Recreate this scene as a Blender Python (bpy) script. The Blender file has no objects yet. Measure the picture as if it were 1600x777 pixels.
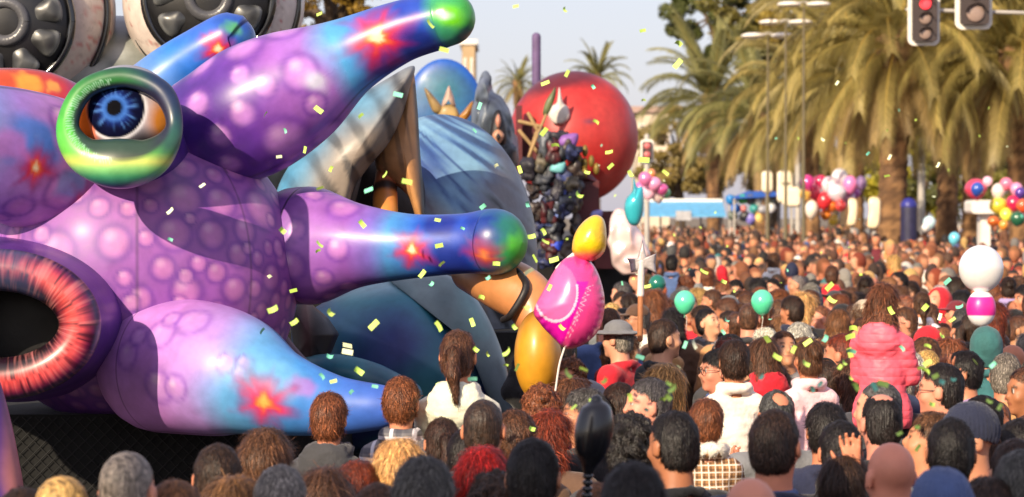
import bpy, math, random
import numpy as np
from mathutils import Vector, Matrix
R = math.radians
random.seed(11)
rng = np.random.default_rng(11)
scene = bpy.context.scene
COL = scene.collection

# ------------------------------------------------------------------ camera
F = 4537.0          # focal length in pixels of the 1600 px wide photograph
CH = 2.42           # camera height
Y0 = 334.0          # row of the horizon in the photograph
PITCH = math.atan((388.5 - Y0) / F)
cam_d = bpy.data.cameras.new('camera')
cam = bpy.data.objects.new('camera', cam_d)
COL.objects.link(cam)
cam.location = (0, 0, CH)
cam.rotation_euler = (math.pi / 2 - PITCH, 0, 0)
cam_d.sensor_width = 36
cam_d.lens = 36 * F / 1600
cam_d.clip_end = 2000
cam_d.dof.use_dof = True
cam_d.dof.focus_distance = 14.0
cam_d.dof.aperture_fstop = 4.8
scene.camera = cam

# ------------------------------------------------------------------ light
SUN_TRAVEL = Vector((0.45, 0.78, -0.43)).normalized()      # low, from behind the camera's left shoulder
SUN_EL = math.asin(-SUN_TRAVEL.z)
SUN_AZ = math.atan2(-SUN_TRAVEL.x, -SUN_TRAVEL.y)           # clockwise from +Y
world = bpy.data.worlds.new('World')
scene.world = world
world.use_nodes = True
wn = world.node_tree.nodes
sky = wn.new('ShaderNodeTexSky')
sky.sky_type = 'NISHITA'
sky.sun_disc = False
sky.sun_elevation = SUN_EL
sky.sun_rotation = SUN_AZ
sky.air_density = 1.0
sky.dust_density = 1.6
sky.ozone_density = 3.0
wn['Background'].inputs['Strength'].default_value = 0.108
veil = wn.new('ShaderNodeMix')                              # thin even high haze over the whole sky
veil.data_type = 'RGBA'
veil.inputs['Factor'].default_value = 0.45
veil.inputs['B'].default_value = (7.2, 6.35, 7.4, 1)
world.node_tree.links.new(sky.outputs[0], veil.inputs['A'])
world.node_tree.links.new(veil.outputs['Result'], wn['Background'].inputs['Color'])
sun_d = bpy.data.lights.new('sun', 'SUN')
sun_d.energy = 5.0
sun_d.angle = R(0.5)
sun_d.color = (1.0, 0.83, 0.60)
sun = bpy.data.objects.new('sun', sun_d)
COL.objects.link(sun)
sun.location = (-30, -30, 40)
sun.rotation_euler = SUN_TRAVEL.to_track_quat('-Z', 'Y').to_euler()

scene.view_settings.view_transform = 'Standard'
scene.view_settings.look = 'None'
scene.view_settings.exposure = 0.45
scene.view_settings.gamma = 1.0
scene.render.engine = 'CYCLES'
scene.cycles.use_denoising = True
scene.cycles.max_bounces = 6
scene.cycles.transparent_max_bounces = 8

# ------------------------------------------------------------------ helpers
ca, sa = math.cos(PITCH), math.sin(PITCH)
def P(px, py, d):
    cx, cz = (px - 800) / F, (388.5 - py) / F
    return Vector((d * cx, d * (ca + sa * cz), CH + d * (-sa + ca * cz)))
def S(d):
    return d / F
def pix(V):
    V = np.asarray(V, float)
    q = V - np.array([0, 0, CH])
    dep = q[:, 1] * ca - q[:, 2] * sa
    up = q[:, 1] * sa + q[:, 2] * ca
    return 800 + F * q[:, 0] / dep, 388.5 - F * up / dep, dep
def lin(c):
    c = np.asarray(c, float) / 255.0
    return np.where(c <= 0.04045, c / 12.92, ((c + 0.055) / 1.055) ** 2.4)
def L4(c):
    l = lin(c)
    return (float(l[0]), float(l[1]), float(l[2]), 1.0)
def hx(s):
    return tuple(int(s[i:i + 2], 16) for i in (0, 2, 4))

def vnoise(Pn, seed=0):
    """smooth value noise in -1..1 at points Pn (n,3)"""
    Pn = np.asarray(Pn, float)
    i = np.floor(Pn).astype(np.int64)
    f = Pn - i
    f = f * f * (3 - 2 * f)
    out = 0.0
    for a in (0, 1):
        for b in (0, 1):
            for c in (0, 1):
                hsh = ((i[..., 0] + a) * 73856093) ^ ((i[..., 1] + b) * 19349663) ^ ((i[..., 2] + c) * 83492791) ^ (seed * 2654435)
                hsh = (hsh ^ (hsh >> 13)) * 1274126177
                v = ((hsh ^ (hsh >> 16)) & 0xffff) / 32767.5 - 1
                w = (f[..., 0] if a else 1 - f[..., 0]) * (f[..., 1] if b else 1 - f[..., 1]) * (f[..., 2] if c else 1 - f[..., 2])
                out = out + w * v
    return out
def sstep(a, b, x):
    t = np.clip((x - a) / (b - a), 0, 1)
    return t * t * (3 - 2 * t)
def mixc(A, B, t):
    t = np.asarray(t)[..., None]
    return A * (1 - t) + np.asarray(B) * t
def ramp(u, stops):
    xs = [s[0] for s in stops]
    cs = np.array([lin(s[1]) for s in stops])
    return np.stack([np.interp(u, xs, cs[:, k]) for k in range(3)], axis=-1)

def make_mesh(name, V, Fc, cols=None, smooth=True, mat=None):
    me = bpy.data.meshes.new(name)
    if isinstance(Fc, np.ndarray):
        V = np.asarray(V, np.float32)
        n = Fc.shape[1]
        me.vertices.add(len(V))
        me.vertices.foreach_set('co', V.ravel())
        me.loops.add(Fc.size)
        me.loops.foreach_set('vertex_index', Fc.astype(np.int32).ravel())
        me.polygons.add(len(Fc))
        me.polygons.foreach_set('loop_start', np.arange(0, Fc.size, n, dtype=np.int32))
        me.update(calc_edges=True)
    else:
        me.from_pydata([tuple(map(float, v)) for v in V], [], Fc)
        me.update()
    if smooth and len(me.polygons):
        me.polygons.foreach_set('use_smooth', np.ones(len(me.polygons), bool))
    if cols is not None:
        a = me.attributes.new('paint', 'FLOAT_COLOR', 'POINT')
        c = np.asarray(cols, np.float32)
        if c.shape[1] == 3:
            c = np.concatenate([c, np.ones((len(c), 1), np.float32)], 1)
        a.data.foreach_set('color', np.ascontiguousarray(c).ravel())
    if mat is not None:
        me.materials.append(mat)
    return me
def put(name, me, parent=None, loc=None, rot=None, scale=None, color=None):
    o = bpy.data.objects.new(name, me)
    COL.objects.link(o)
    if parent is not None:
        o.parent = parent
    if loc is not None: o.location = loc
    if rot is not None: o.rotation_euler = rot
    if scale is not None: o.scale = (scale,) * 3 if np.isscalar(scale) else scale
    if color is not None: o.color = (*color[:3], 1.0)
    return o
def tag(o, label=None, cat=None, group=None, kind=None):
    if label: o['label'] = label
    if cat: o['category'] = cat
    if group: o['group'] = group
    if kind: o['kind'] = kind
    return o
def thing(name, label, cat, loc=(0, 0, 0), group=None, rz=0, scale=1.0):
    o = bpy.data.objects.new(name, None)
    COL.objects.link(o)
    o.location = loc
    o.rotation_euler = (0, 0, rz)
    o.scale = (scale,) * 3
    o.empty_display_size = 0.1
    return tag(o, label, cat, group)
def child_at(o, parent):
    """keep world placement of o (vertices in world space) under a translated Empty"""
    o.parent = parent
    o.location = -Vector(parent.location)
    return o

# ------------------------------------------------------------------ materials
def new_mat(name):
    m = bpy.data.materials.new(name)
    m.use_nodes = True
    nt = m.node_tree
    return m, nt, nt.nodes['Principled BSDF'], nt.nodes, nt.links
def mat_plain(name, col, rough=0.6, metal=0.0, var=0.25, nscale=6.0, bump=0.15, bscale=60.0, coat=0.0, emit=0.0):
    m, nt, b, N, Lk = new_mat(name)
    tc = N.new('ShaderNodeTexCoord')
    no = N.new('ShaderNodeTexNoise'); no.inputs['Scale'].default_value = nscale; no.inputs['Detail'].default_value = 5
    Lk.new(tc.outputs['Object'], no.inputs['Vector'])
    rp = N.new('ShaderNodeMapRange'); rp.inputs[1].default_value = 0.3; rp.inputs[2].default_value = 0.7
    rp.inputs[3].default_value = 1 - var; rp.inputs[4].default_value = 1 + var * 0.6
    Lk.new(no.outputs['Fac'], rp.inputs[0])
    mx = N.new('ShaderNodeVectorMath'); mx.operation = 'SCALE'
    mx.inputs[0].default_value = L4(col)[:3]
    Lk.new(rp.outputs[0], mx.inputs['Scale'])
    Lk.new(mx.outputs[0], b.inputs['Base Color'])
    b.inputs['Roughness'].default_value = rough
    b.inputs['Metallic'].default_value = metal
    b.inputs['Coat Weight'].default_value = coat
    if bump:
        n2 = N.new('ShaderNodeTexNoise'); n2.inputs['Scale'].default_value = bscale; n2.inputs['Detail'].default_value = 4
        Lk.new(tc.outputs['Object'], n2.inputs['Vector'])
        bp = N.new('ShaderNodeBump'); bp.inputs['Strength'].default_value = bump; bp.inputs['Distance'].default_value = 0.02
        Lk.new(n2.outputs['Fac'], bp.inputs['Height']); Lk.new(bp.outputs[0], b.inputs['Normal'])
    if emit:
        Lk.new(mx.outputs[0], b.inputs['Emission Color']); b.inputs['Emission Strength'].default_value = emit
    return m
def mat_paint(name, rough=0.34, coat=0.25, bump=0.12, bscale=9.0, sheen=0.0, gain=1.0, metal=0.0, trans=0.0, spec=0.5):
    """surface carrying its own painted colours (attribute 'paint')"""
    m, nt, b, N, Lk = new_mat(name)
    at = N.new('ShaderNodeAttribute'); at.attribute_name = 'paint'
    tc = N.new('ShaderNodeTexCoord')
    no = N.new('ShaderNodeTexNoise'); no.inputs['Scale'].default_value = 14; no.inputs['Detail'].default_value = 6
    Lk.new(tc.outputs['Object'], no.inputs['Vector'])
    rp = N.new('ShaderNodeMapRange'); rp.inputs[1].default_value = 0.3; rp.inputs[2].default_value = 0.7
    rp.inputs[3].default_value = 0.86 * gain; rp.inputs[4].default_value = 1.1 * gain
    Lk.new(no.outputs['Fac'], rp.inputs[0])
    mx = N.new('ShaderNodeVectorMath'); mx.operation = 'SCALE'
    Lk.new(at.outputs['Color'], mx.inputs[0]); Lk.new(rp.outputs[0], mx.inputs['Scale'])
    Lk.new(mx.outputs[0], b.inputs['Base Color'])
    n3 = N.new('ShaderNodeTexNoise'); n3.inputs['Scale'].default_value = 3.5; n3.inputs['Detail'].default_value = 8
    Lk.new(tc.outputs['Object'], n3.inputs['Vector'])
    r3 = N.new('ShaderNodeMapRange'); r3.inputs[1].default_value = 0.3; r3.inputs[2].default_value = 0.7
    r3.inputs[3].default_value = max(0.05, rough - 0.08); r3.inputs[4].default_value = rough + 0.2
    Lk.new(n3.outputs['Fac'], r3.inputs[0]); Lk.new(r3.outputs[0], b.inputs['Roughness'])
    b.inputs['Coat Weight'].default_value = coat
    b.inputs['Specular IOR Level'].default_value = spec
    b.inputs['Coat Roughness'].default_value = 0.25
    b.inputs['Metallic'].default_value = metal
    n2 = N.new('ShaderNodeTexNoise'); n2.inputs['Scale'].default_value = bscale; n2.inputs['Detail'].default_value = 5
    n2.inputs['Distortion'].default_value = 0.6
    Lk.new(tc.outputs['Object'], n2.inputs['Vector'])
    bp = N.new('ShaderNodeBump'); bp.inputs['Strength'].default_value = bump; bp.inputs['Distance'].default_value = 0.03
    Lk.new(n2.outputs['Fac'], bp.inputs['Height']); Lk.new(bp.outputs[0], b.inputs['Normal'])
    return m
def mat_object(name, rough=0.8, streak=None, bump=0.2, bscale=120.0, var=0.3, sheen=0.0, mask=False, spec=0.5, plaid=False, sss=0.0):
    """colour comes from the object's own colour, so copies can differ"""
    m, nt, b, N, Lk = new_mat(name)
    oi = N.new('ShaderNodeObjectInfo')
    tc = N.new('ShaderNodeTexCoord')
    mp = N.new('ShaderNodeMapping')
    mp.inputs['Scale'].default_value = streak if streak else (8, 8, 8)
    Lk.new(tc.outputs['Object'], mp.inputs['Vector'])
    no = N.new('ShaderNodeTexNoise'); no.inputs['Scale'].default_value = 1.0; no.inputs['Detail'].default_value = 6
    no.inputs['Roughness'].default_value = 0.65
    Lk.new(mp.outputs[0], no.inputs['Vector'])
    rp = N.new('ShaderNodeMapRange'); rp.inputs[1].default_value = 0.3; rp.inputs[2].default_value = 0.7
    rp.inputs[3].default_value = 1 - var; rp.inputs[4].default_value = 1 + var
    Lk.new(no.outputs['Fac'], rp.inputs[0])
    mx = N.new('ShaderNodeVectorMath'); mx.operation = 'SCALE'
    Lk.new(oi.outputs['Color'], mx.inputs[0]); Lk.new(rp.outputs[0], mx.inputs['Scale'])
    out = mx.outputs[0]
    if mask:
        at = N.new('ShaderNodeAttribute'); at.attribute_name = 'paint'
        mi = N.new('ShaderNodeMix'); mi.data_type = 'RGBA'
        Lk.new(at.outputs['Alpha'], mi.inputs['Factor'])
        Lk.new(out, mi.inputs['A']); Lk.new(at.outputs['Color'], mi.inputs['B'])
        out = mi.outputs['Result']
    if plaid:
        sep = N.new('ShaderNodeSeparateXYZ'); Lk.new(tc.outputs['Object'], sep.inputs[0])
        def stripes(o, sc, ph, lo, hi):
            a = N.new('ShaderNodeMath'); a.operation = 'MULTIPLY_ADD'; a.inputs[1].default_value = sc; a.inputs[2].default_value = ph
            Lk.new(o, a.inputs[0])
            s_ = N.new('ShaderNodeMath'); s_.operation = 'SINE'; Lk.new(a.outputs[0], s_.inputs[0])
            r_ = N.new('ShaderNodeMapRange'); r_.inputs[1].default_value = lo; r_.inputs[2].default_value = hi
            Lk.new(s_.outputs[0], r_.inputs[0]); return r_.outputs[0]
        ww = plaid
        x1, z1 = stripes(sep.outputs[0], ww['f'], 0.4, 0.55, 0.75), stripes(sep.outputs[2], ww['f'], 0.9, 0.55, 0.75)
        x2, z2 = stripes(sep.outputs[0], ww['f'], 2.6, 0.80, 0.93), stripes(sep.outputs[2], ww['f'], 3.3, 0.80, 0.93)
        def over(prev, fac, col, k):
            mm = N.new('ShaderNodeMath'); mm.operation = 'MULTIPLY'; mm.inputs[1].default_value = k; Lk.new(fac, mm.inputs[0])
            mi = N.new('ShaderNodeMix'); mi.data_type = 'RGBA'
            Lk.new(mm.outputs[0], mi.inputs['Factor']); Lk.new(prev, mi.inputs['A']); mi.inputs['B'].default_value = L4(col)
            return mi.outputs['Result']
        out = over(out, x1, ww['a'], 0.55); out = over(out, z1, ww['a'], 0.55)
        out = over(out, x2, ww['b'], 0.85); out = over(out, z2, ww['b'], 0.85)
    Lk.new(out, b.inputs['Base Color'])
    b.inputs['Roughness'].default_value = rough
    b.inputs['Specular IOR Level'].default_value = spec
    b.inputs['Sheen Weight'].default_value = sheen
    if sss:
        b.inputs['Subsurface Weight'].default_value = sss
        b.inputs['Subsurface Radius'].default_value = (0.012, 0.005, 0.003)
        b.inputs['Subsurface Scale'].default_value = 1.0
    n2 = N.new('ShaderNodeTexNoise'); n2.inputs['Scale'].default_value = bscale if not streak else 1.6; n2.inputs['Detail'].default_value = 4
    Lk.new((mp.outputs[0] if streak else tc.outputs['Object']), n2.inputs['Vector'])
    bp = N.new('ShaderNodeBump'); bp.inputs['Strength'].default_value = bump; bp.inputs['Distance'].default_value = 0.01
    Lk.new(n2.outputs['Fac'], bp.inputs['Height']); Lk.new(bp.outputs[0], b.inputs['Normal'])
    return m

# ------------------------------------------------------------------ mesh builders
def resample(pts, n):
    """Catmull-Rom through rows of pts (any width), n samples evenly along the length"""
    pts = np.asarray(pts, float)
    ext = np.vstack([2 * pts[0] - pts[1], pts, 2 * pts[-1] - pts[-2]])
    out = []
    for i in range(1, len(ext) - 2):
        p0, p1, p2, p3 = ext[i - 1:i + 3]
        for t in np.linspace(0, 1, 24, endpoint=False):
            out.append(0.5 * ((2 * p1) + (-p0 + p2) * t + (2 * p0 - 5 * p1 + 4 * p2 - p3) * t * t + (-p0 + 3 * p1 - 3 * p2 + p3) * t ** 3))
    out.append(pts[-1])
    out = np.array(out)
    s = np.r_[0, np.cumsum(np.linalg.norm(np.diff(out[:, :3], axis=0), axis=1))]
    t = np.linspace(0, s[-1], n)
    return np.stack([np.interp(t, s, out[:, k]) for k in range(out.shape[1])], 1)
def sweep(path, n=60, m=32, cap0=True, cap1=True, closed=False, dense=True):
    """round tube along rows (x, y, z, r); returns V, F(quads), u, angle"""
    if closed:
        pp = np.asarray(path, float); k_ = len(pp)
        q = resample(np.vstack([pp[-3:], pp, pp[:4]]), n * 4)
        d0 = np.linalg.norm(q[:, :3] - pp[0, :3], axis=1)
        i0 = int(np.argmin(d0[:len(q) // 2])); i1 = len(q) // 2 + int(np.argmin(d0[len(q) // 2:]))
        q = q[np.linspace(i0, i1, n + 1).astype(int)[:-1]]; cap0 = cap1 = False
    else:
        q = resample(path, n) if dense else np.asarray(path, float)
    c, r = q[:, :3], np.maximum(q[:, 3], 1e-4)
    T = (np.roll(c, -1, 0) - np.roll(c, 1, 0)) if closed else np.gradient(c, axis=0)
    T /= np.linalg.norm(T, axis=1)[:, None] + 1e-12
    rows, rad, tv, uu = [], [], [], []
    nh = 7
    for i in range(nh if cap0 else 0):                      # hemispherical ends
        a = (i + 0.03) / nh * math.pi / 2
        rows.append(c[0] - T[0] * r[0] * math.cos(a)); rad.append(r[0] * math.sin(a)); tv.append(T[0]); uu.append(0.0)
    for i in range(len(c)):
        rows.append(c[i]); rad.append(r[i]); tv.append(T[i]); uu.append(i / (len(c) - 1))
    for i in range(nh if cap1 else 0):
        a = (nh - 1 - i + 0.03) / nh * math.pi / 2
        rows.append(c[-1] + T[-1] * r[-1] * math.cos(a)); rad.append(r[-1] * math.sin(a)); tv.append(T[-1]); uu.append(1.0 + 0.02 * i)
    rows, rad, tv = np.array(rows), np.array(rad), np.array(tv)
    ref = np.array([0, 0, 1.0]) if abs(tv[0][2]) < 0.9 else np.array([1.0, 0, 0])
    N0 = np.cross(tv[0], ref); N0 /= np.linalg.norm(N0)
    V, ang, U = [], [], []
    th = np.arange(m) * 2 * math.pi / m
    for i in range(len(rows)):
        N0 = N0 - tv[i] * np.dot(N0, tv[i]); N0 /= np.linalg.norm(N0) + 1e-12
        B = np.cross(tv[i], N0)
        V.append(rows[i] + rad[i] * (np.cos(th)[:, None] * N0 + np.sin(th)[:, None] * B))
        ang.append(th); U.append(np.full(m, uu[i]))
    V = np.concatenate(V); ang = np.concatenate(ang); U = np.concatenate(U)
    nr = len(rows)
    i, j = np.meshgrid(np.arange(nr if closed else nr - 1), np.arange(m), indexing='ij')
    i2 = (i + 1) % nr
    Fq = np.stack([i * m + j, i * m + (j + 1) % m, i2 * m + (j + 1) % m, i2 * m + j], -1).reshape(-1, 4)
    return V, Fq, U, ang
def sweep_px(path, **k):
    """path rows (px, py, depth, radius in px)"""
    rows = []
    for px, py, d, r in path:
        p = P(px, py, d); rows.append((p.x, p.y, p.z, r * S(d)))
    return sweep(rows, **k)
def ball(c, r, nu=96, nv=64, rot=None, sq=1.0):
    """ellipsoid; V, F, unit directions"""
    th = np.arange(nu) * 2 * math.pi / nu
    ph = (np.arange(nv) + 0.5) / nv * math.pi
    T, H = np.meshgrid(th, ph)
    D = np.stack([np.sin(H) * np.cos(T), np.sin(H) * np.sin(T), np.cos(H)], -1).reshape(-1, 3)
    D = np.vstack([D, [[0, 0, 1], [0, 0, -1]]])
    E = np.sign(D) * np.abs(D) ** sq if sq != 1 else D
    V = E * np.asarray(r, float)
    if rot is not None:
        V = V @ np.array(rot).T
    V = V + np.asarray(c, float)
    i, j = np.meshgrid(np.arange(nv - 1), np.arange(nu), indexing='ij')
    Fq = np.stack([i * nu + j, (i + 1) * nu + j, (i + 1) * nu + (j + 1) % nu, i * nu + (j + 1) % nu], -1).reshape(-1, 4)
    a, b = nu * nv, nu * nv + 1
    caps = [[a, j, (j + 1) % nu, (j + 1) % nu] for j in range(nu)]
    fl = [list(map(int, f)) for f in Fq]
    fl += [[a, j, (j + 1) % nu] for j in range(nu)]
    o = (nv - 1) * nu
    fl += [[b, o + (j + 1) % nu, o + j] for j in range(nu)]
    return V, fl, D
def pillow(outline, d, thick, rings=14, n=120, tilt=(0, 0), straight=False, flat=0.0):
    """inflated (or, with flat, slab-like) closed shape from an outline in px at depth d. V, F, px, py"""
    o = np.asarray(outline, float)
    if straight:
        q = np.vstack([o, o[:1]])
        s = np.r_[0, np.cumsum(np.linalg.norm(np.diff(q, axis=0), axis=1))]
        t = np.linspace(0, s[-1], n, endpoint=False)
        q = np.stack([np.interp(t, s, q[:, 0]), np.interp(t, s, q[:, 1])], 1)
    else:
        q = np.vstack([o[-1:], o, o[:2]])
        out = []
        for i in range(1, len(q) - 2):
            p0, p1, p2, p3 = q[i - 1:i + 3]
            for t in np.linspace(0, 1, max(4, n // len(o)), endpoint=False):
                out.append(0.5 * ((2 * p1) + (-p0 + p2) * t + (2 * p0 - 5 * p1 + 4 * p2 - p3) * t * t + (-p0 + 3 * p1 - 3 * p2 + p3) * t ** 3))
        q = np.array(out)
    m = len(q)
    cen = q.mean(0)
    V, PX, PY = [], [], []
    for side in (-1, 1):
        for k in range(rings + 1):
            s = k / rings
            if side == 1 and k == 0: continue
            sc = 1 - s if side == -1 else 1 - s
            z = thick * ((1 - flat) * math.sqrt(max(0, 1 - (1 - s) ** 2)) + flat * min(1.0, s * rings)) * side
            if k == rings:
                pts = cen[None]
            else:
                pts = cen + (q - cen) * sc
            for (a, b) in pts:
                dd = d + z + tilt[0] * (a - cen[0]) * S(d) + tilt[1] * (b - cen[1]) * S(d)
                V.append(P(a, b, dd)); PX.append(a); PY.append(b)
    fl = []
    def ring(side, k):
        if side == -1: return k * m
        return 0 if k == 0 else rings * m + 1 + (k - 1) * m
    for side in (-1, 1):
        for k in range(rings):
            a = ring(side, k); b = ring(side, k + 1)
            for j in range(m):
                j2 = (j + 1) % m
                if k == rings - 1: f = [a + j, a + j2, b]
                else: f = [a + j, a + j2, b + j2, b + j]
                fl.append(f if side == 1 else f[::-1])
    return np.array([tuple(v) for v in V]), fl, np.array(PX), np.array(PY)
def box_v(c, s, rot=None):
    c = np.asarray(c, float); h = np.asarray(s, float) / 2
    V = np.array([[x, y, z] for x in (-1, 1) for y in (-1, 1) for z in (-1, 1)], float) * h
    if rot is not None: V = V @ np.array(rot).T
    return V + c, [[0, 1, 3, 2], [4, 6, 7, 5], [0, 4, 5, 1], [2, 3, 7, 6], [0, 2, 6, 4], [1, 5, 7, 3]]
class MB:
    """collects pieces into one mesh"""
    def __init__(s): s.V = []; s.F = []; s.C = []; s.n = 0
    def add(s, V, Fc, col=None):
        V = np.asarray(V, float)
        s.V.append(V); s.F += [[int(i) + s.n for i in f] for f in Fc]; s.n += len(V)
        if col is not None:
            col = np.asarray(col, float)
            s.C.append(np.broadcast_to(col[None] if col.ndim == 1 else col, (len(V), 3)))
        return s
    def box(s, c, size, col=None, rot=None):
        return s.add(*box_v(c, size, rot), col)
    def tube(s, path, r, m=8, col=None, n=None, cap=True):
        path = [tuple(p) + (r,) if len(p) == 3 else tuple(p) for p in path]
        V, Fq, _, _ = sweep(path, n=n or max(2, len(path)), m=m, cap0=cap, cap1=cap, dense=bool(n))
        return s.add(V, Fq, col)
    def mesh(s, name, mat, smooth=True):
        return make_mesh(name, np.concatenate(s.V), s.F, np.concatenate(s.C) if s.C else None, smooth, mat)

# ------------------------------------------------------------------ smooth signed-distance modelling
class SDF:
    def __init__(s, lo, hi, h):
        s.lo = np.array(lo, float); s.h = h
        s.n = np.ceil((np.array(hi) - s.lo) / h).astype(int) + 1
        s.f = np.full(s.n, 1.0, np.float32)
        s.R = np.eye(3); s.t = np.zeros(3); s.sc = 1.0
    def frame(s, t=(0, 0, 0), R3=None, sc=1.0):
        s.t = np.array(t, float); s.R = np.eye(3) if R3 is None else np.array(R3); s.sc = sc
        return s
    def block(s, c, rad):
        c = s.t + s.sc * (s.R @ np.asarray(c, float)); rad = rad * s.sc
        a = np.maximum(np.floor((c - rad - s.lo) / s.h).astype(int), 0)
        b = np.minimum(np.ceil((c + rad - s.lo) / s.h).astype(int) + 1, s.n)
        if np.any(b <= a): return None
        ax = [s.lo[i] + np.arange(a[i], b[i]) * s.h for i in range(3)]
        X = np.stack(np.meshgrid(*ax, indexing='ij'), -1)
        q = ((X - s.t) @ s.R) / s.sc
        return (slice(a[0], b[0]), slice(a[1], b[1]), slice(a[2], b[2])), q
    def comb(s, sl, dist, k, sub):
        f = s.f[sl]; dist = dist * s.sc
        if sub:
            g = -dist; hh = np.maximum(k - np.abs(f - g), 0) / k
            s.f[sl] = np.maximum(f, g) + hh * hh * k * 0.25
        else:
            hh = np.maximum(k - np.abs(f - dist), 0) / k
            s.f[sl] = np.minimum(f, dist) - hh * hh * k * 0.25
    def ell(s, c, r, k=0.02, sub=False):
        r = np.asarray(r, float)
        bl = s.block(c, r.max() + k * 2 + s.h * 3)
        if bl is None: return s
        sl, q = bl
        q = q - np.asarray(c)
        k0 = np.linalg.norm(q / r, axis=-1); k1 = np.linalg.norm(q / (r * r), axis=-1) + 1e-9
        s.comb(sl, k0 * (k0 - 1) / k1, k, sub); return s
    def cap(s, a, b, ra, rb=None, k=0.02, sub=False):
        rb = ra if rb is None else rb
        a, b = np.asarray(a, float), np.asarray(b, float)
        bl = s.block((a + b) / 2, np.linalg.norm(b - a) / 2 + max(ra, rb) + k * 2 + s.h * 3)
        if bl is None: return s
        sl, q = bl
        ab = b - a
        t = np.clip(((q - a) @ ab) / (ab @ ab + 1e-12), 0, 1)
        s.comb(sl, np.linalg.norm(q - a - t[..., None] * ab, axis=-1) - (ra + (rb - ra) * t), k, sub); return s
    def grid(s):
        ax = [s.lo[i] + np.arange(s.n[i]) * s.h for i in range(3)]
        return np.meshgrid(*ax, indexing='ij')
    def mesh(s):
        f = s.f.copy()
        f[0] = f[-1] = 1; f[:, 0] = f[:, -1] = 1; f[:, :, 0] = f[:, :, -1] = 1
        neg = f < 0
        nx, ny, nz = f.shape
        cnt = np.zeros((nx - 1, ny - 1, nz - 1), np.int8)
        cor = [(i, j, k) for i in (0, 1) for j in (0, 1) for k in (0, 1)]
        for i, j, k in cor:
            cnt += neg[i:nx - 1 + i, j:ny - 1 + j, k:nz - 1 + k]
        mask = (cnt > 0) & (cnt < 8)
        cells = np.argwhere(mask)
        idx = np.full(mask.shape, -1, np.int64); idx[mask] = np.arange(len(cells))
        pos = np.zeros((len(cells), 3)); num = np.zeros(len(cells))
        for a in cor:
            for ax in range(3):
                if a[ax] == 1: continue
                b = list(a); b[ax] = 1
                fa = f[tuple((cells + a).T)]; fb = f[tuple((cells + b).T)]
                cr = (fa < 0) != (fb < 0)
                t = np.where(cr, fa / np.where(fa == fb, 1, fa - fb), 0)
                p = cells + np.array(a, float); p = p.copy(); p[:, ax] += t
                pos[cr] += p[cr]; num[cr] += 1
        V = s.lo + pos / num[:, None] * s.h
        quads = []
        for ax in range(3):
            o1, o2 = [(1, 2), (2, 0), (0, 1)][ax]
            sh = [slice(None)] * 3
            s0 = list(sh); s0[ax] = slice(0, -1); s1 = list(sh); s1[ax] = slice(1, None)
            ch = neg[tuple(s0)] != neg[tuple(s1)]
            e = np.argwhere(ch)
            e = e[(e[:, o1] > 0) & (e[:, o2] > 0) & (e[:, o1] < f.shape[o1] - 1) & (e[:, o2] < f.shape[o2] - 1)]
            if not len(e): continue
            def cell(d1, d2):
                c = e.copy(); c[:, o1] -= d1; c[:, o2] -= d2
                return idx[tuple(c.T)]
            Q = np.stack([cell(1, 1), cell(0, 1), cell(0, 0), cell(1, 0)], 1)
            inside = neg[tuple(e.T)]
            Q[~inside] = Q[~inside][:, ::-1]
            quads.append(Q)
        return V, np.concatenate(quads)
def normals(V, Fq):
    n = np.zeros_like(V)
    fn = np.cross(V[Fq[:, 2]] - V[Fq[:, 0]], V[Fq[:, 3]] - V[Fq[:, 1]])
    for k in range(4): np.add.at(n, Fq[:, k], fn)
    return n / (np.linalg.norm(n, axis=1)[:, None] + 1e-12)

# ================================================================== SETTING
M_asphalt = mat_plain('asphalt', (62, 60, 60), rough=0.9, var=0.25, nscale=1.2, bump=0.3, bscale=90)
M_ground = mat_plain('ground_earth', (120, 108, 90), rough=0.95, var=0.3, nscale=0.4)
tag(put('ground', make_mesh('ground', [(-900, -200, 0), (900, -200, 0), (900, 1500, 0), (-900, 1500, 0)], [[0, 1, 2, 3]], None, False, M_ground)), kind='structure')
tag(put('road', make_mesh('road', [(-14, -60, 0.004), (16, -60, 0.004), (16, 420, 0.004), (-14, 420, 0.004)], [[0, 1, 2, 3]], None, False, M_asphalt)), kind='structure')
M_kerb = mat_plain('kerb_stone', (150, 145, 136), rough=0.85)
for sx in (-14.15, 16.15):
    V, Fc = box_v((sx, 180, 0.065), (0.3, 480, 0.13))
    tag(put('kerb', make_mesh('kerb', V, Fc, None, False, M_kerb)), kind='structure')

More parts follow.
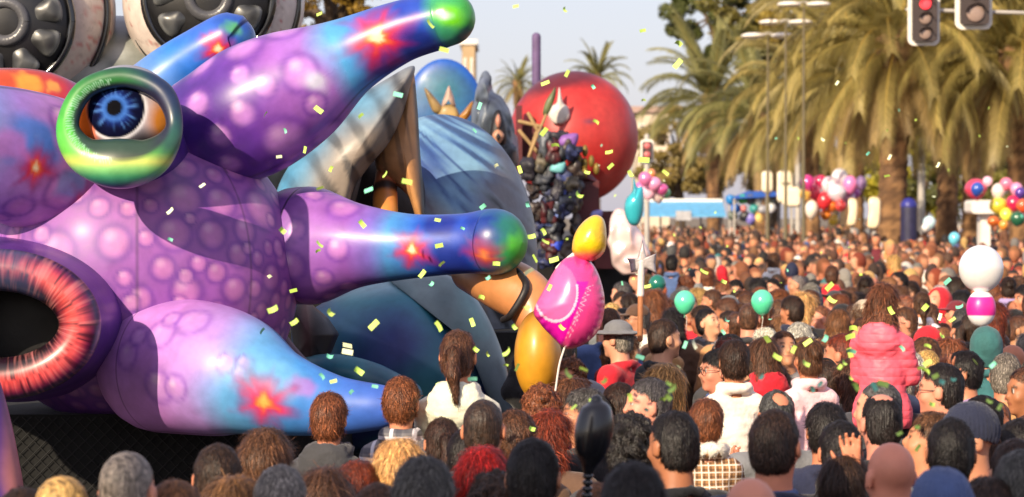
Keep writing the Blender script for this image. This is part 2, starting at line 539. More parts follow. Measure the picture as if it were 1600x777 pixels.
# ================================================================== SPOTTED INFLATABLE SEA MONSTER
M_vinyl = mat_paint('painted_vinyl', rough=0.4, coat=0.12, gain=.76, bump=0.10, bscale=5.0)
M_gloss = mat_paint('glossy_painted_vinyl', rough=0.32, coat=0.25, gain=.78, bump=0.04, bscale=5.0)
M_cloth = mat_paint('painted_nylon', rough=0.5, coat=0.08, bump=0.35, bscale=4.0)
def hit(V, px, py, tol=9):
    x, y, dep = pix(V)
    e = np.hypot(x - px, y - py)
    c = np.where(e < tol)[0]
    if not len(c): return int(np.argmin(e))
    return int(c[np.argmin(dep[c])])
def star(V, col, px, py, r, core=(255, 236, 190), mid=(226, 34, 52), rim=(150, 30, 120)):
    """airbrushed red burst with a pale heart, at the point of the surface under that spot"""
    p = V[hit(V, px, py)]
    sc = S(14.0)
    q = (V - p) / (r * sc)
    ang = vnoise(q / (np.linalg.norm(q, axis=1)[:, None] + 1e-6) * 4.5 + 7, 3)
    e = np.linalg.norm(q, axis=1) * (1 + 0.34 * ang) + 0.16 * vnoise(q * 3.2, 8)
    col = mixc(col, lin(rim), 0.55 * (1 - sstep(0.8, 1.5, e)))
    col = mixc(col, lin(mid), 0.95 * (1 - sstep(0.25, 1.05, e)))
    col = mixc(col, lin((250, 130, 50)), 0.8 * (1 - sstep(0.2, 0.5, e)))
    col = mixc(col, lin(core), 1 - sstep(0.02, 0.3, e))
    return col
def blot(V, col, px, py, r, c, k=1.0, soft=0.5, nz=0.3):
    p = V[hit(V, px, py)]
    q = (V - p) / (r * S(14.0))
    e = np.linalg.norm(q, axis=1) + nz * vnoise(q * 1.8, 5)
    return mixc(col, lin(c), k * (1 - sstep(soft, 1.0, e)))
def bubble(V, col, p, r, body=(214, 140, 214), ring=(108, 52, 158), k=1.0, hl=0.6):
    ix = np.where(np.sum((V - p) ** 2, 1) < (2.0 * r) ** 2)[0]
    W, c = V[ix], col[ix]
    e = np.linalg.norm(W - p, axis=1) / r * (1 + 0.14 * vnoise(W * (0.6 / r) + p * 31, 5))
    c = mixc(c, lin(ring), 0.55 * k * np.exp(-((e - 1.0) / 0.2) ** 2))
    c = mixc(c, lin(body), 0.8 * k * (1 - sstep(0.4, 0.98, e)))
    hp = p + np.array([-0.25, 0, 0.4]) * r
    eh = np.linalg.norm(W - hp, axis=1) / r
    c = mixc(c, lin((244, 208, 236)), hl * k * (1 - sstep(0.05, 0.55, eh)))
    col = col.copy(); col[ix] = c
    return col
def scatter_bubbles(V, col, n, rmin, rmax, seed, where=None, **kw):
    rg = np.random.default_rng(seed)
    pool = np.arange(len(V)) if where is None else np.where(where)[0]
    pts, rs = [], []
    for _ in range(n * 14):
        if len(pts) >= n or not len(pool): break
        p = V[rg.choice(pool)]; r = rg.uniform(rmin, rmax)
        if all(np.linalg.norm(p - q) > (r + s) * 1.02 for q, s in zip(pts, rs)):
            pts.append(p); rs.append(r)
    for p, r in zip(pts, rs):
        col = bubble(V, col, p, r, **kw)
    return col
def mottled(V, base, dark, sc=2.2, amt=0.5, seed=1):
    n = vnoise(V * sc, seed) * 0.6 + vnoise(V * sc * 2.3, seed + 1) * 0.4
    c = np.broadcast_to(lin(base), (len(V), 3)).copy()
    return mixc(c, lin(dark), np.clip(amt * (0.5 + n), 0, 1))

D0 = 14.3
fl = thing('parade_float', 'purple spotted inflatable sea monster with bulging green lidded eye and knobbly arms', 'parade float', (P(215, 420, D0).x, P(0, 0, D0).y, 0))
def fpart(name, V, Fc, col, mat=None, parent=fl, smooth=True):
    o = put(name, make_mesh(name, V, Fc, col, smooth, mat or M_vinyl))
    return child_at(o, parent) if parent.parent is None else sub_at(o, parent)
def sub_at(o, parent):
    o.parent = parent
    return o
# body
V, Fc, D = ball(P(215, 428, D0), (252 * S(D0), 0.72, 240 * S(D0)), 380, 250, sq=0.94)
col = mottled(V, (178, 104, 192), (124, 66, 164), 2.0, 0.6, 2)
px_, py_, dp_ = pix(V)
col = scatter_bubbles(V, col, 300, 0.04, 0.105, 5, (dp_ < D0) & (py_ > 250), body=(208, 130, 200), hl=.35)
col = scatter_bubbles(V, col, 60, 0.03, 0.05, 8, (dp_ < D0) & (py_ > 300), body=(214, 144, 206), hl=.3)
for lo_ in (-0.62, 0.1, 0.75):
    col = mixc(col, np.array([0.03, 0.01, 0.06]), 0.5 * (np.abs(D[:, 0] - lo_ * np.sqrt(1 - D[:, 2] ** 2)) < 0.006))
col = mixc(col, lin((150, 140, 150)), 0.22 * np.clip(vnoise(V * 3.1, 31) + vnoise(V * 11, 32) * .6, 0, 1))
col = mixc(col, lin((58, 34, 118)), 0.7 * (1 - sstep(-0.85, -0.55, D[:, 2])))  # underside shade put into the colour as deep purple
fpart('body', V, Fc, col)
# upper right arm
def arm(path, stops, n=180, m=88, seam=True):
    V, Fc, U, A = sweep_px(path, n=n, m=m)
    c = ramp(U + 0.03 * vnoise(V * 5, 9), stops)
    c = mixc(c, c * 0.55, 0.5 * np.clip(vnoise(V * 4.2, 4) + vnoise(V * 9, 6) * 0.5, 0, 1))
    if seam:
        for a0 in (1.3, 4.4):
            dd = np.abs((A - a0 + math.pi) % (2 * math.pi) - math.pi)
            c = mixc(c, np.array([0.01, 0.005, 0.03]), 0.55 * (dd < 0.05) * (U < 0.97))
    return V, Fc, c, U, A
LIL, PUR, DPU, SKY_, BLU, NAV, GRN = (190, 122, 214), (128, 66, 176), (74, 38, 140), (92, 176, 240), (44, 92, 208), (26, 44, 130), (116, 214, 44)
V, Fc, c, U, A = arm([(335, 205, 14.15, 96), (400, 170, 14.1, 104), (470, 132, 14.05, 92), (545, 88, 14.0, 62), (620, 52, 13.95, 49), (680, 34, 13.92, 45), (700, 29, 13.9, 43)],
                     [(0, DPU), (0.22, (104, 54, 164)), (0.34, (166, 100, 200)), (0.5, (176, 120, 214)), (0.58, SKY_), (0.7, (56, 120, 226)), (0.85, (40, 70, 190)), (0.93, (40, 80, 190)), (1.0, (60, 160, 120)), (1.1, (70, 190, 40))])
c = scatter_bubbles(V, c, 40, 0.05, 0.13, 12, U < 0.46, body=(206, 140, 224), ring=(112, 56, 166))
c = blot(V, c, 600, 110, 40, (28, 40, 140), 0.8); c = blot(V, c, 655, 80, 45, (24, 34, 120), 0.7)
c = blot(V, c, 712, 22, 34, (118, 226, 40), 1.0, 0.3); c = blot(V, c, 690, 18, 16, (225, 240, 245), 0.9, 0.1)  # white blot near the tip is a painted highlight
c = blot(V, c, 735, 60, 30, (20, 60, 90), 0.8)
c = blot(V, c, 500, 125, 30, (232, 240, 252), 0.7, 0.1); c = star(V, c, 585, 66, 46)
fpart('arm', V, Fc, c, M_gloss)['label'] = 'upper arm reaching to the sky with a lime green tip'
# right arm
V, Fc, c, U, A = arm([(470, 384, 14.35, 92), (500, 384, 14.3, 90), (560, 384, 14.2, 66), (640, 385, 14.1, 51), (720, 381, 14.0, 47), (762, 378, 13.95, 51), (773, 378, 13.93, 52)],
                     [(0, (134, 78, 176)), (0.15, (172, 108, 200)), (0.32, (160, 96, 196)), (0.42, (130, 110, 210)), (0.5, (80, 156, 226)), (0.68, (44, 100, 214)), (0.9, (36, 74, 190)), (1.0, (40, 96, 160)), (1.1, (56, 170, 60))])
c = scatter_bubbles(V, c, 26, 0.04, 0.1, 14, U < 0.36, body=(206, 134, 214), ring=(124, 66, 176))
c = blot(V, c, 680, 345, 40, (30, 40, 140), 0.8); c = blot(V, c, 760, 350, 46, (28, 40, 150), 0.7); c = blot(V, c, 700, 418, 46, (24, 40, 140), 0.8)
c = blot(V, c, 815, 375, 26, (96, 214, 70), 1.0, 0.4); c = blot(V, c, 800, 350, 24, (40, 130, 110), 0.7)
c = star(V, c, 636, 394, 27); c = star(V, c, 750, 404, 25, core=(240, 140, 80), mid=(190, 60, 70))
x_, y_, d_ = pix(V)
c = mixc(c, np.array([0.02, 0.01, 0.04]), 0.8 * (np.abs(U - 0.035) < 0.006))
fpart('arm', V, Fc, c, M_vinyl)['label'] = 'straight arm pointing over the crowd with a green tip'
# lower right arm, its round root overlapping the body
V, Fc, c, U, A = arm([(255, 572, 13.75, 104), (310, 575, 13.6, 105), (370, 588, 13.45, 96), (440, 615, 13.35, 68), (520, 633, 13.3, 48), (590, 636, 13.25, 36), (620, 634, 13.25, 30)],
                     [(0, (206, 140, 224)), (0.2, (204, 136, 222)), (0.36, (190, 150, 230)), (0.48, (110, 180, 240)), (0.62, (76, 160, 238)), (0.8, (70, 124, 224)), (1.0, (70, 110, 214)), (1.1, (60, 100, 200))])
for bx, by, br in ((245, 515, 26), (303, 492, 27), (262, 492, 17), (190, 555, 22), (240, 605, 26), (265, 610, 20), (355, 560, 15), (378, 560, 14), (370, 578, 11), (210, 520, 16)):
    c = bubble(V, c, V[hit(V, bx, by)], br * S(13.4), body=(208, 150, 226), ring=(140, 84, 190))
c = blot(V, c, 420, 585, 60, (126, 196, 246), 0.7); c = blot(V, c, 480, 600, 26, (190, 110, 200), 0.6); c = star(V, c, 408, 634, 36, core=(255, 190, 90), mid=(232, 30, 90))
x_, y_, d_ = pix(V)
c = mixc(c, np.array([0.03, 0.01, 0.05]), 0.6 * (np.abs(U - 0.012) < 0.004))
fpart('arm', V, Fc, c, M_vinyl)['label'] = 'lower arm curling down towards the children, pale lilac with a red burst'
# blue arm behind
V, Fc, c, U, A = arm([(215, 160, 14.9, 50), (270, 115, 14.9, 46), (320, 80, 14.9, 41), (356, 62, 14.9, 42), (362, 62, 14.9, 38)],
                     [(0, (170, 110, 210)), (0.25, (110, 160, 230)), (0.5, (50, 130, 230)), (0.8, (56, 110, 220)), (1.0, (40, 90, 190)), (1.1, (50, 120, 160))])
c = star(V, c, 342, 86, 26); c = blot(V, c, 368, 36, 22, (90, 180, 110), 0.9, 0.3)
fpart('arm', V, Fc, c, M_gloss)['label'] = 'short blue arm rising behind the eye'
# left arm towards the camera and the small one above it
V, Fc, c, U, A = arm([(110, 270, 14.0, 104), (60, 255, 13.85, 108), (-20, 230, 13.6, 100), (-120, 190, 13.3, 70), (-220, 150, 13.1, 50)],
                     [(0, LIL), (0.25, (204, 136, 214)), (0.45, (170, 130, 220)), (0.7, SKY_), (1.1, BLU)])
c = scatter_bubbles(V, c, 16, 0.05, 0.1, 22, U < 0.4)
c = blot(V, c, 60, 215, 60, (70, 130, 226), 0.9); c = blot(V, c, 120, 290, 40, (110, 160, 230), 0.7)
c = star(V, c, 64, 262, 28); c = star(V, c, 130, 340, 34, core=(250, 140, 90), mid=(220, 40, 80)); c = blot(V, c, 25, 225, 40, LIL, 0.8)
fpart('arm', V, Fc, c, M_vinyl)['label'] = 'thick arm with red bursts below the eye'
V, Fc, c, U, A = arm([(120, 175, 14.4, 40), (60, 152, 14.3, 42), (-20, 150, 14.2, 42), (-120, 160, 14.1, 36)],
                     [(0, (60, 50, 160)), (0.2, (210, 60, 70)), (0.5, (226, 90, 50)), (1.1, (200, 40, 60))])
c = mixc(c, lin((40, 40, 150)), sstep(150, 166, pix(V)[1]))
c = blot(V, c, 50, 122, 30, (252, 170, 60), 0.8); c = blot(V, c, 90, 130, 16, (240, 180, 80), 0.7)
fpart('arm', V, Fc, c, M_gloss)['label'] = 'orange and blue arm leaving the picture beside the eye'
V, Fc, c, U, A = arm([(-34, 560, 12.3, 20), (-24, 620, 12.3, 30), (-14, 690, 12.3, 37), (-4, 780, 12.3, 43), (4, 880, 12.3, 48), (10, 1000, 12.3, 52)],
                     [(0, (196, 120, 130)), (0.4, (206, 130, 130)), (1.1, (200, 124, 130))])
c = mixc(c, lin((64, 34, 130)), 1 - sstep(-10, 26, pix(V)[0] + 12 * vnoise(V * 6, 2)))  # salmon right edge against purple: lit edge painted into the colour
fpart('tentacle', V, Fc, c, M_vinyl)
# mouth
th = np.linspace(0, 2 * math.pi, 48, endpoint=False)
rows = []
for t in th:
    p = P(-4 + 129 * math.cos(t), 507 + 85 * math.sin(t), 12.98)
    rows.append((p.x, p.y, p.z, 33 * S(12.98)))
V, Fc, U, A = sweep(rows, n=380, m=40, closed=True)
str_ = vnoise(np.stack([U * 210, A * 0.7, A * 0 + 3], 1), 3) * 0.6 + vnoise(np.stack([U * 420, A * 1.2, A * 0], 1), 8) * 0.4
x_, y_, d_ = pix(V)
rad = np.hypot((x_ + 6) / 161, (y_ - 507) / 118)
c = ramp(np.clip(rad, 0, 1.02), [(0, (20, 12, 20)), (0.60, (30, 18, 24)), (0.66, (150, 46, 56)), (0.74, (226, 70, 66)), (0.84, (230, 84, 90)), (0.93, (140, 34, 84)), (0.98, (56, 30, 90)), (1.02, (24, 14, 50))])
c = mixc(c, lin((246, 150, 150)), 0.6 * np.clip(str_, 0, 1)); c = mixc(c, lin((50, 12, 40)), 0.9 * np.clip(-str_ * 1.5 - 0.1, 0, 1))
c = mixc(c, lin((70, 80, 120)), 0.6 * (1 - sstep(20, 90, x_)) * (y_ < 470))
fpart('mouth_ring', V, Fc, c, M_gloss)
V, Fc, U, A = sweep([(*P(-4, 507, 13.02), 1), (*P(0, 505, 13.3), 1), (*P(10, 500, 13.9), 1)], n=30, m=64, cap0=False, cap1=False)
ctr = np.array(P(-4, 507, 13.02))
V = (V - ctr) * np.array((124 * S(13), 1, 82 * S(13))) + ctr; V[:, 1] = 13.0 + U * 0.9
V[:, 0] = ctr[0] + (V[:, 0] - ctr[0]) * (1 - .15 * U)
fpart('throat', V, Fc, np.broadcast_to(lin((10, 6, 9)), (len(V), 3)), M_cloth)
rows = [(*P(-4 + 132 * math.cos(t), 507 + 88 * math.sin(t), 13.3), .02) for t in th]
V, Fc, U, A = sweep([(*P(-4, 507, 13.0), 1), (*P(10, 500, 13.9), 1)], n=20, m=80, cap0=False, cap1=False)
V = (V - ctr) * np.array((140 * S(13), 1, 96 * S(13))) + ctr; V[:, 1] = 13.0 + U * 0.85
V[:, 0] = ctr[0] + (V[:, 0] - ctr[0]) * (1 + .45 * U); V[:, 2] = ctr[2] + (V[:, 2] - ctr[2]) * (1 + .45 * U)
V3, Fc3, D3 = ball(P(0, 506, 13.42), (124 * S(13.4), .05, 82 * S(13.4)), 48, 32)
fpart('gullet', V3, Fc3, np.broadcast_to(lin((9, 5, 8)), (len(V3), 3)), M_cloth)
fpart('muzzle', V, Fc, mottled(V, (112, 62, 164), (64, 34, 120), 5, .8))
# eye: socket, ball, lid
V, Fc, D = ball(P(188, 199, 13.60), (96 * S(13.6), 0.34, 92 * S(13.6)), 96, 64)
fpart('eye_socket', V, Fc, mottled(V, (24, 40, 70), (12, 16, 50), 5, 0.7), M_gloss)
EC = P(197, 186, 13.45); ER = 84 * S(13.5)
V, Fc, D = ball(EC, (ER, ER, ER), 170, 120)
V = V.copy()
tgt = Vector(P(178, 168, 13.45 - ER)) - EC
ic = np.array(tgt.normalized())
Dn = (V - np.array(EC)) / ER
cosv = Dn @ ic
th_ = np.arccos(np.clip(cosv, -1, 1))
e1 = np.cross(ic, [0, 0, 1]); e1 /= np.linalg.norm(e1); e2 = np.cross(e1, ic)
an = np.arctan2(Dn @ e2, Dn @ e1)
x_, y_, d_ = pix(V)
c = np.broadcast_to(lin((176, 172, 184)), (len(V), 3)).copy()
c = mixc(c, lin((222, 140, 52)), np.clip(1.3 * np.exp(-(((x_ - 255) / 20) ** 2 + ((y_ - 190) / 34) ** 2)), 0, 1))
c = mixc(c, lin((240, 110, 30)), 1 - sstep(134, 156, x_ - 0.25 * (y_ - 185)))
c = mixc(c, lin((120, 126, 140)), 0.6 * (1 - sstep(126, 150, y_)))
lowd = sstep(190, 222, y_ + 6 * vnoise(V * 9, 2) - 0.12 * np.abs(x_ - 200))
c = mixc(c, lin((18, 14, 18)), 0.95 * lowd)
ir = 0.56
c = mixc(c, lin((225, 224, 230)), (1 - sstep(ir + .03, ir + .09, th_)) * (x_ > 150) * 0.8)
streak = vnoise(np.stack([np.cos(an) * 9, np.sin(an) * 9, th_ * 2], 1), 5)
irc = ramp(th_ / ir, [(0, (6, 6, 10)), (0.24, (10, 10, 16)), (0.28, (40, 76, 140)), (0.38, (56, 100, 176)), (0.52, (24, 44, 110)), (0.7, (12, 17, 52)), (1.0, (5, 7, 22))])
irc = mixc(irc, lin((84, 134, 206)), np.clip(streak * 0.9, 0, 1) * sstep(0.3, 0.5, th_ / ir) * (1 - sstep(0.6, 0.85, th_ / ir)))
irc = mixc(irc, lin((10, 12, 40)), np.clip(-streak * 1.2, 0, 1) * sstep(0.35, 0.6, th_ / ir))
c = mixc(c, irc, 1 - sstep(ir - 0.02, ir + 0.02, th_))
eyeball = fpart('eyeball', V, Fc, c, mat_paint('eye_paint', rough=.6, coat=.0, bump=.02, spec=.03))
rows = []
for (a, b, r) in ((187, 256, 39), (240, 244, 30), (272, 200, 14), (254, 145, 17), (194, 121, 16), (132, 141, 16), (106, 197, 18), (131, 242, 29)):
    p = P(a, b, 13.16 - 0.0008 * (b - 200)); rows.append((p.x, p.y, p.z, r * S(13.25)))
rows = np.array(rows)
V, Fc, U, A = sweep(rows, n=260, m=48, closed=True)
x_, y_, d_ = pix(V)
c = ramp(np.clip((y_ - 105) / 190, 0, 1), [(0, (30, 80, 60)), (0.2, (60, 150, 60)), (0.5, (84, 196, 60)), (0.7, (110, 206, 80)), (0.78, (226, 236, 120)), (0.83, (150, 220, 130)), (0.9, (70, 170, 120)), (1.0, (40, 60, 120))])  # pale yellow band across the lower lid is a painted highlight
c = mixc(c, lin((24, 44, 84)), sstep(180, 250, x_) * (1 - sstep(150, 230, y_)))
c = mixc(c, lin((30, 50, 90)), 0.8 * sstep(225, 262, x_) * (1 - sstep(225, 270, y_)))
rr = np.hypot((x_ - 190) / 78, (y_ - 190) / 62)
lash = np.sin(np.arctan2(y_ - 190, x_ - 190) * 130)
c = mixc(c, lin((40, 30, 60)), 0.9 * (1 - sstep(0.92, 1.06, rr)))
c = mixc(c, lin((170, 220, 190)), 0.6 * (lash > 0.2) * (rr > 0.96) * (rr < 1.12) * (x_ < 175))
V2, Fc2, U2, A2 = sweep_px([(190, 205, 13.6, 66), (205, 225, 13.8, 76), (220, 250, 14.0, 86)], n=20, m=48)
fpart('eye_stalk', V2, Fc2, mottled(V2, (96, 56, 160), (60, 36, 120), 5, .8))
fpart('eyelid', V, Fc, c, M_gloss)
# black mesh skirt of the trailer
M_black = mat_plain('black_cloth', (7, 7, 8), rough=0.9, var=0.4, nscale=4, bump=0.3, bscale=30)
M_wire = mat_plain('dark_wire', (17, 17, 18), rough=0.7, var=0.3)
zt = P(0, 655, 13.6).z
V, Fc = box_v((P(180, 0, 14.0).x, 14.9, zt / 2), (2.1, 2.0, zt))
fpart('trailer_skirt', V, Fc, None, M_black, smooth=False)
mb = MB()
x0, x1, y0, z1 = P(-60, 0, 13.88).x, P(440, 0, 13.88).x, 13.885, zt
stp = 0.062
for k in range(-60, 60):
    for sgn in (1, -1):
        pts = []
        xa = x0 + k * stp
        for t in np.linspace(0, 2.4, 2):
            pts.append((xa + sgn * t, y0, t))
        # clip to panel
        (xa1, _, za), (xb1, _, zb) = pts
        ts = [0, 1]
        lo, hi = 0.0, 1.0
        for (p, q, mn, mx) in ((xa1, xb1, x0, x1), (za, zb, 0.3, z1 - 0.01)):
            if p == q: continue
            a, b = (mn - p) / (q - p), (mx - p) / (q - p)
            lo, hi = max(lo, min(a, b)), min(hi, max(a, b))
        if hi - lo < 0.02: continue
        A0 = np.array([xa1 + (xb1 - xa1) * lo, y0, za + (zb - za) * lo]); A1 = np.array([xa1 + (xb1 - xa1) * hi, y0, za + (zb - za) * hi])
        mb.tube([tuple(A0), tuple(A1)], 0.0028, m=4, cap=False)
o = put('mesh_panel', mb.mesh('mesh_panel', M_wire)); child_at(o, fl); o['kind'] = 'stuff'

# ================================================================== GREY MONSTER WITH GOGGLE EYES (behind)
D1 = 19.0
gm = thing('parade_float', 'grey monster head with two huge veined eyeballs and black segmented pupils', 'parade float', (P(180, 0, D1).x, P(0, 0, D1 + 0.5).y, 0))
V, Fc, D = ball(P(175, 210, D1 + 0.55), (330 * S(D1), 0.9, 190 * S(D1)), 140, 90)
c = mottled(V, (150, 152, 146), (96, 104, 98), 5, 0.8, 4); c = mixc(c, lin((196, 200, 196)), 0.6 * np.clip(vnoise(V * 9, 7), 0, 1)); c = mixc(c, lin((150, 170, 140)), 0.5 * np.clip(vnoise(V * 6, 9), 0, 1))
fpart('head', V, Fc, c, M_gloss, gm)
V, Fc = box_v((P(180, 0, D1).x, D1 + 1.2, 1.2), (3.4, 1.6, 2.4))
fpart('trailer_skirt', V, Fc, None, M_black, gm, smooth=False)
M_blackgloss = mat_plain('black_gloss', (16, 16, 18), rough=0.12, coat=0.8, var=0.3, bump=0.02)
for ex, ey, er, ix, iy, irr, lean in ((8, 20, 172, 8, 34, 104, 0), (334, 2, 142, 326, -4, 100, 0)):
    C0 = np.array(P(ex, ey, D1)); r0 = er * S(D1)
    V, Fc, D = ball(C0, (r0, r0 * 0.9, r0 * 0.98), 140, 90)
    x_, y_, d_ = pix(V)
    c = np.broadcast_to(lin((232, 216, 206)), (len(V), 3)).copy()
    c = mixc(c, lin((206, 178, 170)), 0.6 * np.clip(vnoise(V * 4, 3) + 0.1, 0, 1))
    vein = np.abs(vnoise(V * 7, 12) + 0.5 * vnoise(V * 17, 13))
    c = mixc(c, lin((206, 92, 92)), 0.7 * (1 - sstep(0.0, 0.06, vein)))
    vein2 = np.abs(vnoise(V * 5, 22) + 0.3 * vnoise(V * 13, 23))
    c = mixc(c, lin((150, 120, 110)), 0.5 * (1 - sstep(0.0, 0.05, vein2)))
    eb = fpart('eyeball', V, Fc, c, M_gloss, gm)
    dI = D1 - r0 * 0.72
    V, Fc, D = ball(P(ix, iy, dI), (irr * S(dI), 0.16, irr * S(dI)), 90, 60)
    cc = mottled(V, (26, 26, 30), (10, 10, 12), 8, 0.8)
    pu = fpart('pupil', V, Fc, cc, M_gloss, gm)
    rim = MB()
    rows = [tuple(P(ix + irr * 1.0 * math.cos(t), iy + irr * 1.0 * math.sin(t), dI - 0.03)) for t in np.linspace(0, 2 * math.pi, 61)]
    rim.tube(rows, 7 * S(dI), m=10, cap=False)
    child_at(put('pupil_rim', rim.mesh('pupil_rim', M_blackgloss)), gm)
    rows = [tuple(P(ex + er * 0.93 * math.cos(t), ey + er * 0.93 * math.sin(t), D1 - r0 * 0.28)) for t in np.linspace(0, 2 * math.pi, 81)]
    rim = MB(); rim.tube(rows, 5.5 * S(D1), m=8, cap=False)
    child_at(put('eye_rim', rim.mesh('eye_rim', M_blackgloss)), gm)
    for k in range(9):
        a0 = k * 2 * math.pi / 9 + 0.15; a1 = a0 + 2 * math.pi / 9 * 0.84
        out = [(ix + r * irr * math.cos(a), iy + r * irr * math.sin(a)) for r, a in ((0.42, a0 + .06), (0.42, a1 - .06), (0.62, a1 - .02), (0.84, a1 - .05), (0.88, (a0 + a1) / 2), (0.84, a0 + .05), (0.62, a0 + .02))]
        dd = dI - 0.135
        V, Fc, X_, Y_ = pillow(out, dd + 0.03, 0.045, rings=8, n=42)
        e = np.zeros(len(V))
        q = np.hypot(X_ - np.mean(X_), Y_ - np.mean(Y_)); e = q / q.max()
        c = mixc(mottled(V, (70, 72, 74), (34, 34, 36), 14, 0.9, k), lin((176, 178, 176)), 0.75 * sstep(0.62, 0.9, e) * (0.5 + 0.5 * vnoise(V * 20, 3)))
        fpart('pupil_segment', V, Fc, c, M_gloss, gm)
    rows = [tuple(P(ix + 30 * math.cos(t), iy + 30 * math.sin(t), dI - 0.15)) for t in np.linspace(0, 2 * math.pi, 41)]
    rim = MB(); rim.tube(rows, 9 * S(dI), m=10, cap=False)
    child_at(put('pupil_hub', rim.mesh('pupil_hub', mat_plain('hub_grey', (84, 84, 88), rough=0.3))), gm)

# ================================================================== BLUE AND TAN STRIPED CREATURE
bc = thing('parade_float', 'blue and tan striped inflatable creature behind the spotted monster with a gaping hood', 'parade float', (P(690, 0, 17.5).x, P(0, 0, 17.8).y, 0))
V, Fc, X_, Y_ = pillow([(420, 420), (432, 300), (478, 226), (540, 166), (600, 126), (646, 103), (641, 136), (627, 184), (606, 226), (574, 264), (550, 302), (540, 360), (500, 430)], 17.0, 0.34, rings=26, n=200)
sr = X_ * 0.80 - Y_ * 0.42 + 10 * vnoise(V * 4, 2)
ribs = np.sin(sr / 6.2) + 0.5 * vnoise(V * 9, 4)
side = sstep(-40, 30, X_ * 0.78 + Y_ * 0.62 - 560 + 22 * vnoise(V * 4, 3))
c = mixc(np.broadcast_to(lin((78, 150, 190)), (len(V), 3)), lin((142, 128, 114)), np.clip(side, 0, 1))
c = mixc(c, lin((36, 38, 44)), 0.8 * sstep(0.1, 0.9, ribs) * (0.35 + 0.65 * side)); c = mixc(c, lin((120, 176, 206)), 0.5 * np.clip(-ribs, 0, 1) * np.clip(vnoise(V * 5, 8) + .3, 0, 1) * (1 - side)); c *= .8
fpart('hood', V, Fc, c, M_cloth, bc)
V, Fc, X_, Y_ = pillow([(645, 110), (652, 165), (656, 230), (664, 345), (652, 345), (638, 308), (612, 284), (588, 262), (590, 228), (608, 178), (630, 136)], 17.15, 0.16, rings=16, n=160)
st = vnoise(np.stack([X_ * 0.11 - Y_ * 0.02, Y_ * 0.012, X_ * 0], 1), 4)
c = mixc(mottled(V, (206, 152, 96), (168, 116, 74), 5, 0.8, 6), lin((110, 84, 60)), 0.7 * sstep(0.05, 0.7, st)); c = mixc(c, lin((24, 18, 16)), sstep(-7, -1, X_ - (648 + (Y_ - 110) * 0.065)) * (Y_ > 130))
fpart('cheek_panel', V, Fc, c, M_cloth, bc)
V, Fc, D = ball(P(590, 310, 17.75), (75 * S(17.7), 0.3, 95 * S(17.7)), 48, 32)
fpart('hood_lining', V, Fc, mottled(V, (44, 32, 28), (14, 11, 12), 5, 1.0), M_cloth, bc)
V, Fc, U, A = sweep_px([(603, 266, 17.2, 15), (602, 300, 17.1, 19), (602, 350, 17.0, 20), (602, 400, 17.0, 20)], n=60, m=36)
c = ramp(U, [(0, (190, 120, 90)), (0.2, (210, 120, 80)), (0.24, (50, 34, 30)), (0.3, (50, 34, 30)), (0.36, (214, 130, 60)), (1, (240, 170, 60))])
fpart('tooth', V, Fc, c, M_gloss, bc)
V, Fc, U, A = sweep_px([(560, 250, 17.45, 12), (545, 300, 17.4, 14), (530, 345, 17.4, 16)], n=30, m=20)
fpart('gum_fold', V, Fc, mottled(V, (104, 92, 86), (50, 42, 40), 6, 0.9), M_cloth, bc)
V, Fc, D = ball(P(688, 404, 18.6), (152 * S(18.6), 0.75, 225 * S(18.6)), 150, 110)
x_, y_, d_ = pix(V)
ang = np.arctan2(y_ - 120, x_ - 560)
rad = np.hypot(x_ - 560, y_ - 120)
st = vnoise(np.stack([ang * 30, rad * 0.014, rad * 0], 1), 5) + 0.5 * vnoise(np.stack([ang * 60, rad * 0.02, rad * 0], 1), 6)
c = mixc(np.broadcast_to(lin((74, 116, 170)), (len(V), 3)), lin((140, 186, 212)), np.clip(0.5 + st, 0, 1))
c = mixc(c, lin((44, 50, 66)), 0.55 * sstep(.15, .7, -st)); c = mixc(c, lin((36, 66, 132)), 0.9 * np.exp(-(((x_ - 672) / 42) ** 2 + ((y_ - 262) / 46) ** 2) * 0.8))
rg = sstep(720, 780, x_ + 0.35 * (y_ - 300) + 18 * vnoise(V * 5, 3))
c = mixc(c, lin((128, 124, 122)), 0.8 * rg); c = mixc(c, lin((38, 38, 42)), 0.9 * rg * sstep(0.1, 0.6, st)); c *= .85
c = mixc(c, lin((132, 122, 116)), 0.7 * sstep(0, 40, y_ - 300 + 0.8 * (690 - x_)) * (x_ < 760))
fpart('dome_shell', V, Fc, c, M_cloth, bc)
# shells under the right arm
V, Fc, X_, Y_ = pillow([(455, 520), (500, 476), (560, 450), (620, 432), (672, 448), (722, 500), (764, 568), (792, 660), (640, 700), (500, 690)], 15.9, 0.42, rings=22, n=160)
c = mixc(mottled(V, (70, 146, 168), (36, 84, 130), 3.5, 0.9, 3), lin((26, 36, 100)), 0.85 * sstep(-0.2, 0.5, vnoise(V * 2.2, 8) + (Y_ - 520) / 160)); c = mixc(c, lin((70, 190, 180)), 0.65 * np.clip(vnoise(V * 4.5, 18), 0, 1)); c = mixc(c, lin((110, 90, 190)), 0.4 * np.clip(vnoise(V * 3.5, 28), 0, 1)); c = mixc(c, lin((170, 212, 224)), 0.9 * (1 - sstep(446, 474, Y_ + 0.1 * (X_ - 560))))  # teal airbrush paint; lit top band and navy shade below also painted in
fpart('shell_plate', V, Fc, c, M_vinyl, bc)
V, Fc, X_, Y_ = pillow([(606, 436), (650, 427), (702, 431), (748, 472), (784, 548), (804, 640), (800, 680), (778, 660), (752, 575), (712, 512), (660, 468)], 15.75, 0.2, rings=16, n=170)
